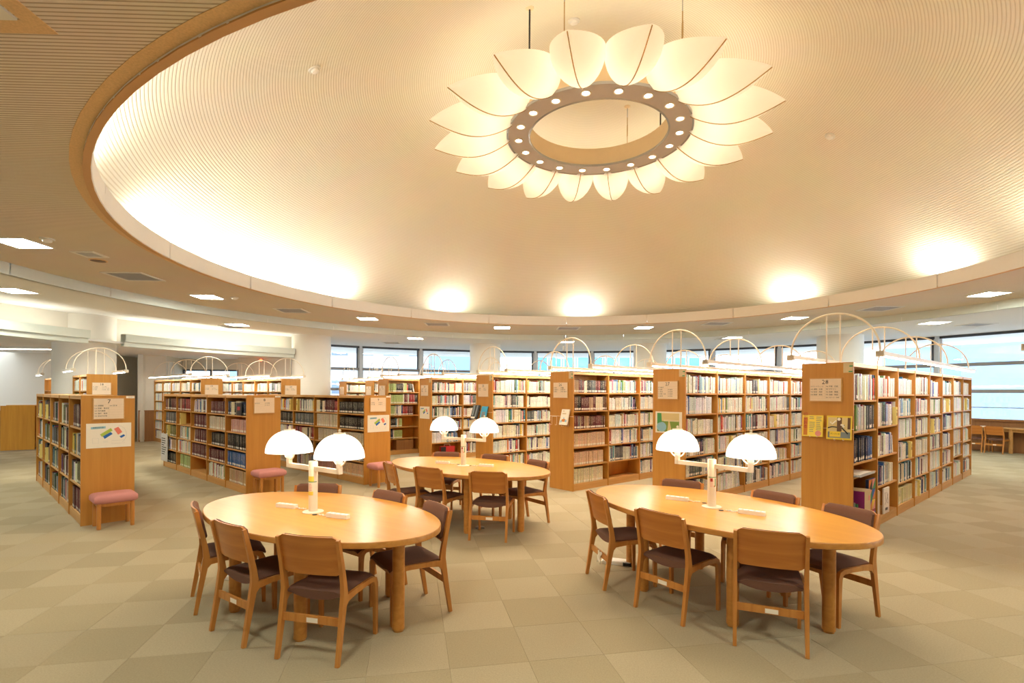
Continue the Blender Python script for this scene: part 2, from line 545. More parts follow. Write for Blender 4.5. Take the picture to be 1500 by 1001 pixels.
def text_mesh(body, size, name, mat, align='LEFT', bold=False):
    cu = bpy.data.curves.new(name, 'FONT')
    cu.body = body; cu.size = size; cu.align_x = align; cu.align_y = 'CENTER'
    cu.resolution_u = 1
    cu.extrude = .0003
    o = bpy.data.objects.new(name, cu)
    C.objects.link(o)
    dg = bpy.context.evaluated_depsgraph_get()
    me = bpy.data.meshes.new_from_object(o.evaluated_get(dg), depsgraph=dg)
    bpy.data.objects.remove(o); bpy.data.curves.remove(cu)
    me.materials.clear(); me.materials.append(mat)
    return me
ORD = ['first', 'second', 'third', 'fourth', 'fifth', 'sixth', 'seventh', 'eighth', 'ninth', 'tenth', 'eleventh', 'twelfth', 'thirteenth', 'fourteenth', 'fifteenth',
       'sixteenth', 'seventeenth', 'eighteenth', 'nineteenth', 'twentieth', 'twenty-first', 'twenty-second', 'twenty-third', 'twenty-fourth', 'twenty-fifth',
       'twenty-sixth', 'twenty-seventh', 'twenty-eighth', 'twenty-ninth', 'thirtieth', 'thirty-first', 'thirty-second', 'thirty-third', 'thirty-fourth', 'thirty-fifth',
       'thirty-sixth', 'thirty-seventh', 'thirty-eighth', 'thirty-ninth', 'fortieth', 'forty-first', 'forty-second', 'forty-third', 'forty-fourth', 'forty-fifth']
def pol(r, deg, z=0):
    return Vector((O.x + r * math.cos(rad(deg)), O.y + r * math.sin(rad(deg)), z))

def proj(p):
    u = p[0] / max(p[1], 1e-3) * 770
    return 750 + u, 576.5 + .005 * u - (p[2] - H) / max(p[1], 1e-3) * 770

# ------------------------------------------------------------------ floor
fl = struct('floor', MB().lathe([(0.001, -.012), (20.5, -.012)], 72, Matrix.Translation(O), cap=False), plain('floor_screed', rgb(120, 110, 92), .9))
fl['label'] = 'carpeted floor of the reading room'
tile_mb = MB()
q = .2495
tile_mb.add([(-q, -q, -.011), (q, -q, -.011), (q, q, -.011), (-q, q, -.011), (-q, -q, -.001), (q, -q, -.001), (q, q, -.001), (-q, q, -.001),
             (-q + .002, -q + .002, 0), (q - .002, -q + .002, 0), (q - .002, q - .002, 0), (-q + .002, q - .002, 0)],
            [(0, 1, 5, 4), (1, 2, 6, 5), (2, 3, 7, 6), (3, 0, 4, 7), (4, 5, 9, 8), (5, 6, 10, 9), (6, 7, 11, 10), (7, 4, 8, 11), (8, 9, 10, 11)])
tile_me = tile_mb.mesh('carpet_tile', M['carpet_obj'])
ang = rad(11)
ca, sa = math.cos(ang), math.sin(ang)
tiles = []
for i in range(-44, 45):
    for j in range(-16, 60):
        x, y = .5 * (i * ca - j * sa), .5 * (i * sa + j * ca)
        if (x - O.x) ** 2 + (y - O.y) ** 2 > 18.2 ** 2 or y < -5.5: continue
        base = (173, 159, 131) if (i + j) % 2 else (167, 153, 124)
        k = 1 + R.uniform(-.025, .025)
        col = tuple(lin(min(255, c * k)) for c in base) + (1,)
        px, py = proj((x, y, 0))
        vis = y > 1.6 and -60 < px < 1560 and py < 1040
        tiles.append((-1 / max(y, .01) ** 3 if vis else 0, x, y, col))
tiles.sort(key=lambda t: t[0])
far_t = MB()
Rz = Matrix.Rotation(ang, 4, 'Z')
for n, (k, x, y, col) in enumerate(tiles):
    if n < 300:
        o = link('carpet_tile', tile_me, fl, (x, y, 0), (0, 0, ang)); o.color = col
    else:
        T = Matrix.Translation((x, y, 0)) @ Rz
        far_t.add([T @ Vector(v) for v in tile_mb.v], tile_mb.f, col)
o = link('carpet_tiles', far_t.mesh('carpet_tiles', M['carpet_attr'], colors=True), fl)
o['kind'] = 'stuff'

# ------------------------------------------------------------------ ceiling
def ring_mb(r0, r1, z, n=120, a0=0, a1=360, thick=.12):
    return MB().lathe([(r1, z + thick), (r1, z), (r0, z), (r0, z + thick), (r1, z + thick)], n, None, cap=False, a0=rad(a0), a1=rad(a1))
def at_O(o):
    o.location = O
    return o
ce = at_O(struct('ceiling', ring_mb(R_RIM + .17, R_STEP + .1, Z_RING, thick=.04), M['ring_ceil']))
ce['label'] = 'ribbed ceiling ring around the dome'
t_ = at_O(struct('trim_1', ring_mb(R_RIM + .06, R_RIM + .17, Z_RING - .004, thick=.03), M['speckle']))
t_['label'] = 'speckled board margin around the dome opening'
lc_ = at_O(struct('ceiling_low', ring_mb(R_STEP + .06, 19.5, Z_LOW), M['lowceil']))
# rim upstand: 18 curved panels with open joints; lip below
rim = thing('trim_2', 'curved upstand of the dome opening', 'trim', O)
del rim['category']; rim['kind'] = 'structure'
for k in range(18):
    a0, a1 = rad(k * 20 + .06 + 8), rad(k * 20 + 19.94 + 8)
    part('panel', MB().lathe([(R_RIM, 3.865), (R_RIM + .012, 3.855), (R_RIM + .07, 3.855), (R_RIM + .07, 4.13), (R_RIM, 4.13), (R_RIM, 3.865)], 10, None, cap=False, a0=a0, a1=a1), M['rim'], rim, 30)
part('lip', MB().lathe([(R_RIM + .010, 3.850), (R_RIM + .072, 3.850), (R_RIM + .072, 3.862), (R_RIM + .010, 3.862), (R_RIM + .010, 3.850)], 120, None, cap=False), M['lip'], rim)
part('cove_trough', MB().lathe([(R_RIM + .07, 4.02), (R_RIM + .62, 4.02)], 120, None, cap=False), M['white'], rim)
stp = thing('trim_3', 'curved step down to the outer ceiling', 'trim', O)
del stp['category']; stp['kind'] = 'structure'
for k in range(30):
    a0, a1 = rad(k * 12 + .04 + 3), rad(k * 12 + 11.96 + 3)
    part('panel', MB().lathe([(R_STEP, Z_LOW), (R_STEP, Z_RING), (R_STEP + .1, Z_RING), (R_STEP + .1, Z_LOW), (R_STEP, Z_LOW)], 8, None, cap=False, a0=a0, a1=a1), M['beamw'], stp, 30)
# dome
RD, ZD, HD = 7.6, 4.02, 3.46
RS = (RD * RD + HD * HD) / (2 * HD)
prof = []
for k in range(41):
    r = RD * k / 40
    prof.append((max(r, .002), ZD + HD - RS + math.sqrt(RS * RS - r * r)))
dome = at_O(struct('ceiling_dome', MB().lathe(prof[::-1], 144, None, cap=False), M['dome'], 60))
def dome_z(r): return ZD + HD - RS + math.sqrt(RS * RS - r * r)
dome['label'] = 'shallow ribbed dome above the reading tables'

# ------------------------------------------------------------------ columns
COLS = [(-11.3, 13.9, .67), (-7.1, 18.6, .65), (-1.1, 21.4, .62), (5.5, 21.0, .64), (11.0, 17.65, .68)]
for x, y, r in COLS:
    o = struct('column', MB().lathe([(r, 0), (r, Z_LOW + .02)], 48), M['column'], 40)
    o.location = (x, y, 0)
    o['label'] = 'round white plastered column'

# ------------------------------------------------------------------ walls behind and beside the camera, partition walls on the far side
struct('wall_back', MB().lathe([(R_WIN, -.01), (R_WIN, Z_LOW)], 60, Matrix.Translation(O), cap=False, a0=rad(212), a1=rad(322)), M['wallw'])
def wall(name, pts, z0, z1, th=.15, mat='wallw'):
    mb = MB()
    for (x0, y0), (x1, y1) in zip(pts, pts[1:]):
        L = math.hypot(x1 - x0, y1 - y0)
        T = Matrix.Translation((x0, y0, 0)) @ Matrix.Rotation(math.atan2(y1 - y0, x1 - x0), 4, 'Z')
        mb.box(0, L, 0, th, z0, z1, T)
    return struct(name, mb, M[mat])
Z_ALC = 2.95
wall('wall_left', [(-17.2, -2), (-18.2, 16.9), (-15.4, 17.4), (-13.75, 17.9)], 0, Z_ALC + .1)
wall('wall_recess', [(-13.75, 17.9), (-13.9, 20.2), (-12.75, 20.2), (-12.62, 17.75), (-12.05, 18.3)], 0, Z_ALC + .1)
wall('wall_far', [(-12.05, 18.3), (-12.6, 20.1)], 0, Z_ALC + .1)
wall('wall_corner', [(-10.45, 20.1), (-10.0, 19.2), (-8.1, 19.2), (-7.7, 21.9)], 0, Z_ALC + .1)
# wall with the small high window
wall('wall_window', [(-12.6, 20.1), (-10.45, 20.1)], 0, 1.0)
wall('wall_window_upper', [(-12.6, 20.1), (-10.45, 20.1)], 2.55, Z_ALC + .1)
sw = MB()
sw.box(-12.6, -10.45, 20.1, 20.2, 1.0, 1.06); sw.box(-12.6, -10.45, 20.1, 20.2, 2.49, 2.55)
for x in (-12.6, -11.56, -10.51): sw.box(x, x + .06, 20.1, 20.2, 1.06, 2.49)
w0 = struct('window_1', MB().box(-12.6, -10.45, 20.1, 20.2, 1.0, 1.03), M['darkframe'])
part('window_frame', sw, M['darkframe'], w0)
for x in (-12.54, -11.5): part('pane', MB().box(x, x + .98, 20.14, 20.15, 1.06, 2.49), M['glass'], w0)
# dark wood wainscot of the left wall
def wainscot(pts, z1):
    for (x0, y0), (x1, y1) in zip(pts, pts[1:]):
        L = math.hypot(x1 - x0, y1 - y0)
        root = thing('trim_4', 'brown wood wainscot along the far wall', 'trim', (x0, y0, 0), math.atan2(y1 - y0, x1 - x0))
        del root['category']; root['kind'] = 'structure'
        n = max(1, round(L / .6))
        for k in range(n):
            part('panel', MB().box(k * L / n + .004, (k + 1) * L / n - .004, -.03, -.002, .06, z1 - .03), M['wainscot'], root)
        part('cap_rail', MB().box(0, L, -.045, -.002, z1 - .03, z1), M['wainscot'], root)
        part('baseboard', MB().box(0, L, -.04, -.002, 0, .06), M['wainscot'], root)
wainscot([(-18.2, 16.9), (-15.4, 17.4), (-13.75, 17.9)], 1.06)
wainscot([(-12.62, 17.75), (-12.05, 18.3)], 1.06)
# alcove ceiling and the two-step beam between the first columns
struct('ceiling_alcove', MB().lathe([(12.45, Z_ALC), (19.4, Z_ALC), (19.4, Z_ALC + .05), (12.45, Z_ALC + .05), (12.45, Z_ALC)], 40, Matrix.Translation(O), cap=False, a0=rad(131.5), a1=rad(212)), M['lowceil'])
struct('wall_cove', MB().lathe([(13.2, Z_ALC), (13.2, Z_LOW)], 50, Matrix.Translation(O), cap=False, a0=rad(131.5), a1=rad(212)), M['wallw'])
for n_, (a0, a1) in enumerate(((136.3, 159.9), (163.9, 212))):
    struct('trim_%d' % (5 + n_), MB().lathe([(12.3, 3.0), (12.3, 3.2), (12.5, 3.2), (12.5, 2.88), (12.37, 2.88), (12.37, 3.0), (12.3, 3.0)], 24, Matrix.Translation(O), cap=False, a0=rad(a0), a1=rad(a1)), M['beamw'], 30,
           'pale two-step beam between round columns under the glowing cove')

# ------------------------------------------------------------------ window wall
POSTS = [128.9, 121.5, 111.5, 101.5, 91.4, 81.4, 71.6, 61.5, 51.6, 42.3, 32.4, 22.4, 12.3, 2.3, -7.7, -17.7, -27.7, -37.7]
Z_SILL, TR = .98, (1.84, 2.70)
wn = 2
for k, (a, b) in enumerate(zip(POSTS, POSTS[1:])):
    p0, p1 = pol(R_WIN, a), pol(R_WIN, b)
    L = (p1 - p0).length
    root = thing('window_%d' % wn, 'tall window of the curved glass wall', 'window', (p0.x, p0.y, 0), math.atan2(p1.y - p0.y, p1.x - p0.x))
    wn += 1
    del root['category']; root['kind'] = 'structure'
    fr = MB().box(-.06, .06, -.09, .09, 0, Z_LOW).box(.06, .12, -.02, .06, 0, Z_LOW).box(-.12, -.06, -.02, .06, 0, Z_LOW)
    part('window_post', fr, M['alum'], root)
    part('window_sill', MB().box(.06, L - .06, -.14, .06, Z_SILL - .06, Z_SILL), M['wainscot'], root)
    part('head', MB().box(.06, L - .06, -.05, .05, Z_LOW - .08, Z_LOW), M['darkframe'], root)
    for z in TR:
        part('transom', MB().box(.06, L - .06, -.05, .05, z - .055, z + .055), M['transom'], root)
    part('side_frame', MB().box(L - .17, L - .12, -.03, .05, TR[1], Z_LOW - .08), M['darkframe'], root)
    zs = [Z_SILL] + list(TR) + [Z_LOW - .08]
    for z0, z1 in zip(zs, zs[1:]):
        lo = z0 + (.055 if z0 != Z_SILL else 0); hi = z1 - (.055 if z1 < Z_LOW - .1 else 0)
        part('pane', MB().box(.12, L - .12, 0, .008, lo, hi), M['glass'], root)
    part('guard_rail', MB().tube([(.06, .16, 1.33), (L - .06, .16, 1.33)], .02, 6), M['alum'], root)
    part('dado', MB().box(.06, L - .06, -.06, .04, 0, Z_SILL - .06), M['wainscot'], root)

# ------------------------------------------------------------------ outside: ground and buildings beyond the glass
go = struct('ground_outside', MB().box(-90, 90, 27, 120, -4.3, -4.0), M['outground'])
def building(name, label, loc, rz, w, d, h, wallm, cols, rows, z0, pw, ph, panem, slabs=False):
    t = thing(name, label, 'building', loc, rz)
    part('wall', MB().box(0, w, 0, d, 0, h), wallm, t)
    px = w / cols; py = (h - z0) / rows
    for r in range(rows):
        for c in range(cols):
            x0 = c * px + (px - pw) / 2; zz = z0 + r * py
            f = part('window', MB().box(x0, x0 + pw, -.06, .02, zz, zz + .08).box(x0, x0 + pw, -.06, .02, zz + ph - .08, zz + ph).box(x0, x0 + .08, -.06, .02, zz + .08, zz + ph - .08).box(x0 + pw - .08, x0 + pw, -.06, .02, zz + .08, zz + ph - .08), M['bld_white'], t)
            part('pane', MB().box(x0 + .08, x0 + pw - .08, -.03, -.01, zz + .08, zz + ph - .08), panem, f)
        if slabs:
            part('balcony', MB().box(0, w, -.9, 0, z0 + r * py - .5, z0 + r * py - .3).box(0, w, -.9, -.82, z0 + r * py - .3, z0 + r * py + .45), M['bld_white'], t)
    return t
building('apartment_building', 'white apartment block with rows of balconies beyond the glass', (-15.5, 44, -4), rad(4), 8.5, 9, 24, M['bld_white'], 4, 7, 2, 1.5, 1.7, M['bld_grey'], True)
building('office_building', 'pale blue plain block at the edge of the window wall', (-21.5, 40, -4), 0, 4.6, 9, 22, M['bld_blue'], 2, 6, 2, 1.2, 1.4, M['bld_grey'])
building('grey_building', 'pale grey block with sloping white stair between two white blocks', (-6.6, 42, -4), rad(-6), 4.2, 9, 17, M['bld_blue'], 2, 4, 2, 1.2, 1.4, M['bld_grey'])
building('glass_building', 'cyan glass office block behind the middle windows', (2.2, 50, -4), rad(-3), 15.5, 10, 9.6, M['bld_grey'], 12, 4, .4, 1.1, 1.9, M['bld_glass'])
t = building('facade_building', 'large pale blue facade filling the windows beyond the study counter', (25.2, 29.5, -4), rad(-14), 24, 10, 26, M['bld_blue'], 4, 4, 9, .7, .7, M['bld_white'])
building('low_building', 'low white block with blue windows beside the pale blue facade', (17.0, 42, -4), rad(-6), 8, 8, 5.9, M['bld_white'], 4, 2, 1, 1.2, 1.2, M['bld_glass'])

# ------------------------------------------------------------------ ceiling fixtures
def sq_light(label, x, y, z, s=.5, group=None):
    t = thing('ceiling_light', label, 'ceiling light', (x, y, z), rad(2), group)
    h = s / 2
    fr = MB().box(-h - .03, h + .03, -h - .03, -h, -.012, .01).box(-h - .03, h + .03, h, h + .03, -.012, .01).box(-h - .03, -h, -h, h, -.012, .01).box(h, h + .03, -h, h, -.012, .01)
    part('frame', fr, M['white'], t)
    part('diffuser', MB().box(-h, h, -h, h, -.006, .004), M['panel_light'], t)
    return t
def sq_vent(label, x, y, z, s=.74, group=None):
    t = thing('ceiling_vent', label, 'air vent', (x, y, z), rad(2), group)
    h = s / 2
    w = .05
    part('frame', MB().box(-h, h, -h, -h + w, -.014, .01).box(-h, h, h - w, h, -.014, .01).box(-h, -h + w, -h + w, h - w, -.014, .01).box(h - w, h, -h + w, h - w, -.014, .01), M['white'], t)
    part('backing', MB().box(-h + w, h - w, -h + w, h - w, .0, .006), M['vent'], t)
    n = 13
    me = MB().box(-h + w, h - w, -.016, .016, -.010, -.004).mesh('slat', M['grille'])
    for k in range(n):
        link('slat', me, t, (0, -h + w + (k + .5) * (s - 2 * w) / n, 0), (rad(8), 0, 0))
    return t
ring_l = [(-7.24, 7.74), (-7.0, 12.05), (-4.26, 15.48), (-.34, 17.41), (4.3, 17.22), (8.0, 14.91), (10.21, 11.27)]
for k, (x, y) in enumerate(ring_l):
    sq_light('square ceiling light panel in the inner ring, %s counting clockwise from the near column' % ORD[k], x, y, Z_RING, group='light panels in the ring ceiling')
for k, a in enumerate((-19, -49, -79, -109, -139)):
    p = pol(8.5, a)
    sq_light('square ceiling light panel behind the viewpoint in the inner ring, %s of five' % ORD[k], p.x, p.y, Z_RING, group='light panels in the ring ceiling')
low_l = [(-9.84, 10.38), (-8.1, 15.48), (-3.52, 19.1), (2.09, 20.09), (7.67, 18.34), (11.48, 14.3)]
for k, (x, y) in enumerate(low_l):
    sq_light('square light panel in the low outer ceiling, %s counting clockwise from the near column' % ORD[k], x, y, Z_LOW, group='light panels in the low outer ceiling')
for k, a in enumerate((-4, -36)):
    p = pol(11.2, a)
    sq_light('square light panel in the low outer ceiling outside the view, %s of two' % ORD[k], p.x, p.y, Z_LOW, group='light panels in the low outer ceiling')
ac = [(-3.26, 2.69), (-7.17, 9.95), (-5.87, 14.0), (-2.38, 16.63), (1.86, 17.5), (6.27, 16.14), (9.22, 13.2)]
for k, (x, y) in enumerate(ac):
    lab = 'dark slatted air vent in a speckled frame in the corner above the viewpoint' if k == 0 else 'grey square air vent in the inner ring ceiling, %s counting clockwise from the near column' % ORD[k - 1]
    t = sq_vent(lab, x, y, Z_RING, group='air vents in the ring ceiling')
    if k == 0:
        part('margin', MB().box(-.5, .5, -.5, -.38, -.004, .01).box(-.5, .5, .38, .5, -.004, .01).box(-.5, -.38, -.38, .38, -.004, .01).box(.38, .5, -.38, .38, -.004, .01), M['speckle'], t)
for k, (px, py) in enumerate(((347, 474), (575, 497), (1062, 491), (1420, 471))):
    v = 576.5 + .005 * (px - 750) - py - 6
    Y = 770 * (Z_LOW - H) / v
    sq_vent('grey square air vent in the low outer ceiling, %s counting clockwise' % ORD[k], (px - 750) / 770 * Y, Y - .2, Z_LOW, .66, group='air vents in the low outer ceiling')
t = thing('ceiling_hung_speaker', 'small grey device hanging on a rod under the low ceiling by the middle windows', 'speaker', (1.78, 18.0, Z_LOW))
part('rod', MB().cyl(0, 0, -.36, .02, .012, 8), M['steel'], t)
part('body', MB().lathe([(.05, -.36), (.06, -.38), (.06, -.5), (.04, -.53)], 16), M['grille'], t, 40)
# small ceiling vent and round speaker near the first light
sq_vent('small square vent beside the first light panel of the inner ring', -6.72, 8.35, Z_RING, .36)
t = thing('ceiling_speaker', 'round brown loudspeaker set in the ring ceiling by the small vent', 'speaker', (-6.9, 8.75, Z_RING))
part('grille', MB().lathe([(.11, .005), (.11, -.012), (.09, -.016), (.001, -.016)], 24, cap=False), M['umber'], t)
part('rim', MB().lathe([(.13, .005), (.13, -.01), (.11, -.012)], 24, cap=False), M['speckle'], t)
def detector(label, loc, nrm=None):
    t = thing('smoke_detector', label, 'smoke detector', loc)
    if nrm is not None:
        t.rotation_euler = Vector(nrm).to_track_quat('Z', 'Y').to_euler()
    part('base', MB().lathe([(.09, .012), (.09, -.015), (.07, -.02)], 20), M['white'], t)
    part('dome', MB().lathe([(.06, -.02), (.055, -.045), (.03, -.055), (.001, -.056)], 20, cap=False), M['plastic'], t, 40)
for lab, px, py, zz in (('small round smoke detector on the dome away from the windows', 458, 101, None), ('small round smoke detector on the dome towards the windows', 1214, 199, None),
                        ('small round smoke detector on the dome just behind the chandelier cable', 838, 30, None), ('small round smoke detector by the first light panel of the inner ring', 68, 350, Z_RING),
                        ('small round smoke detector by the second light panel of the inner ring', 343, 436, Z_RING)):
    u = px - 750; v = 576.5 + .005 * u - py
    if zz: Y = 770 * (zz - H) / v
    else:
        Y = 5
        for _ in range(60):      # where the sight line meets the dome
            z = dome_z(min(7.4, math.hypot(u / 770 * Y - O.x, Y - O.y)))
            Y = .5 * Y + .5 * 770 * (z - H) / v
    x = u / 770 * Y
    if zz: detector(lab, (x, Y, zz))
    else:
        r = math.hypot(x - O.x, Y - O.y)
        sl = r / math.sqrt(RS * RS - r * r)
        detector(lab, (x, Y, dome_z(r)), ((x - O.x) / r * sl, (Y - O.y) / r * sl, 1))
# tube light of the alcove, exit lamp
t = thing('tube_light', 'long white tube light under the alcove ceiling by the pale wall', 'tube light', (-14.3, 15.0, Z_ALC - .006), 0)
part('housing', MB().box(-1.6, 1.15, -.11, .11, -.05, 0), M['white'], t)
part('tube', MB().box(-1.57, 1.12, -.08, .08, -.062, -.05), M['alcove_tube'], t)
t = thing('emergency_lamp', 'small glowing red lamp high on the wall behind the bookcases', 'lamp', (-9.15, 19.2, 2.86))
part('base', MB().lathe([(.07, 0), (.07, .03), (.05, .04)], 14, Matrix.Rotation(PI / 2, 4, 'X')), M['steel'], t)
part('lens', MB().lathe([(.05, .04), (.045, .08), (.001, .095)], 14, Matrix.Rotation(PI / 2, 4, 'X'), cap=False), M['exit_lamp'], t)

# ------------------------------------------------------------------ chandelier
ZC = 6.30
CH = Vector((O.x + .05, O.y - .1, ZC))
ch = thing('chandelier', 'large ring chandelier of frosted glass petals hanging under the dome', 'chandelier', CH)
RO, RI = 1.60, 1.24
part('ring', MB().lathe([(RI, .03), (RI, 0), (RO, 0), (RO, .03)], 96, cap=False).lathe([(RI, .03), (RO, .03)], 96, cap=False), M['chrome'], ch, 40)
part('ring_edge', MB().lathe([(RO, .0), (RO + .03, -.012), (RO + .035, .03), (RO, .04)], 96, cap=False).lathe([(RI, .04), (RI - .03, .03), (RI - .028, -.012), (RI, 0)], 96, cap=False), M['steel'], ch, 40)
part('inner_band', MB().lathe([(RI + .01, .36), (RI - .005, .36), (RI - .005, .03), (RI + .01, .03), (RI + .01, .36)], 96, cap=False), M['apricot'], ch, 40)
part('outer_band', MB().lathe([(RO + .01, .03), (RO + .01, .34), (RO - .005, .34), (RO - .005, .03), (RO + .01, .03)], 96, cap=False), M['apricot'], ch, 40)
NP = 18
L0, L1 = 1.58, 2.98
def pet_w(u): return .385 * max(0, math.sin(PI * (.13 + .87 * u))) ** .8
def keel(u): return -.08 * u - .22 * math.sin(PI * u ** .9)
def edge(u): return .24 - .31 * u ** 2.2
def pet(u, v):
    u = min(max(math.sin(u * PI / 2) ** 1.15, 0), 1); w = pet_w(u); t = 2 * v - 1
    kz, ez = keel(u), edge(u)
    ez = max(ez, kz)
    base = 1 - max(0, 1 - u / .12) ** 2 * .0
    return (L0 + (L1 - L0) * u + .10 * (1 - abs(t)) * (1 - u) ** 3 * 0, w * math.sin(t * PI / 2), kz + (ez - kz) * (1 - math.cos(t * PI / 2)))
pm = MB().grid(pet, 18, 14).mesh('petal', M['petal'], 60)
# back plate closing the petal against the band
km = MB()
N_ = 18
pts = [(L0 + (L1 - L0) * (i / N_), 0, keel(i / N_) - .006) for i in range(N_ + 1)]
km.sweep(pts, .014, .010, (0, 1, 0))
km = km.mesh('seam_strip', M['bronze'])
tm = MB().lathe([(.058, -.004), (.075, -.012), (.082, -.004), (.082, .004)], 20, cap=False).mesh('spot_trim', M['cream'], 40)
lm = MB().lathe([(.001, -.002), (.056, -.002)], 20, cap=False).mesh('spot_lens', M['spotlens'])
for k in range(NP):
    a = 2 * PI * (k + .5) / NP - PI / 2 - rad(6.5)
    p = link('petal', pm, ch, None, (0, 0, a))
    link('seam_strip', km, p)
    rr = (RO + RI) / 2
    s = link('downlight', tm, ch, (rr * math.cos(a), rr * math.sin(a), -.002))
    link('lens', lm, s)
    light('petal_bulb', 'POINT', (CH.x + 2.08 * math.cos(a), CH.y + 2.08 * math.sin(a), ZC + .13), L_PETAL, WARM, .05)
    light('ring_spot', 'SPOT', (CH.x + rr * math.cos(a), CH.y + rr * math.sin(a), ZC - .02), L_DOWN, (1.0, .86, .67), .05, (0, 0, 0), spot=130, blend=.9)
# suspension: cables and chains up to the dome
def hang(a_deg, r, kind, z0):
    a = rad(a_deg); x, y = r * math.cos(a), r * math.sin(a)
    z1 = dome_z(math.hypot(CH.x + x - O.x, CH.y + y - O.y)) - ZC
    if kind == 'cord':
        c = part('cord', MB().tube([(x, y, z0), (x, y, z1)], .014, 6), M['black'], ch)
    else:
        mb = MB().tube([(x, y, z0 + .55), (x, y, z1)], .006, 6)
        c = part('cable', mb, M['steel'], ch)
        tb = MB()
        tb.tube([(x, y - .018, z0 + .18), (x, y - .022, z0 + .28), (x, y - .018, z0 + .4), (x, y + .018, z0 + .4), (x, y + .022, z0 + .28), (x, y + .018, z0 + .18)], .007, 6, closed=True)
        tb.tube([(x, y, z0), (x, y, z0 + .18)], .007, 6).tube([(x, y, z0 + .4), (x, y, z0 + .55)], .009, 6)
        part('turnbuckle', tb, M['bronze'], c)
    part('ceiling_cup', MB().lathe([(.06, z1 + .02), (.06, z1 - .01), (.02, z1 - .03)], 14, Matrix.Translation((x, y, 0))), M['apricot'], c)
hang(-124, 2.3, 'cord', .1); hang(24, 1.40, 'cord', .3)
hang(-109.5, 2.5, 'cable', .1); hang(-70, 2.34, 'cable', .1); hang(54, 1.28, 'cable', .34)

# ------------------------------------------------------------------ bookcases
BW = .98
DEPTH = .56
HT, HL = 2.086, 1.646
def rows_eq(n, z0, z1): return [z0 + (z1 - z0) * k / n for k in range(n + 1)]
TALL6 = rows_eq(6, .12, HT - .05)
LOW4, LOW5 = rows_eq(4, .12, HL - .05), rows_eq(5, .12, HL - .05)
CASES = [  # name, corner, heading, visible side, bays, tall, style
    ('twenty-eight', (3.98, 6.13), 41.2, 1, 8, True, 'pale28'),
    ('twenty-seven', (2.59, 7.86), 41.2, 1, 8, True, 'pale'),
    ('twenty-six', (1.06, 9.11), 41.2, 1, 8, True, 'law'),
    ('twenty-five', (-.41, 10.98), 41.2, 1, 7, True, 'mixed'),
    ('twenty-four', (-2.02, 13.15), 41.2, 1, 6, True, 'mixed'),
    ('twenty-three', (-3.37, 14.25), 41.2, 1, 5, True, 'dark24'),
    ('twenty-two', (-4.3, 16.3), 41.2, 1, 4, True, 'pale'),
    ('twenty-one', (-5.72, 18.1), 41.2, 1, 2, True, 'pale'),
    ('twenty-nine', (5.43, 4.47), 41.2, 1, 8, True, None),
    ('seven', (-5.41, 6.60), 137, -1, 5, False, 'seven'),
    ('eight', (-4.38, 8.68), 137, -1, 5, False, 'sets'),
    ('nine', (-2.71, 9.67), 137, -1, 5, False, 'sets9'),
    ('eighteen', (-9.55, 11.8), 137, -1, 2, True, 'pale'),
    ('nineteen', (-8.7, 14.7), 137, -1, 5, True, 'white'),
    ('twenty', (-6.65, 15.16), 137, -1, 5, True, 'white'),
    ('seventeen', (-13.1, 15.0), 137, -1, 2, True, None),
]
CASE_M, CASE_O, BAYROWS = {}, {}, {}
_shelf_cache = {}
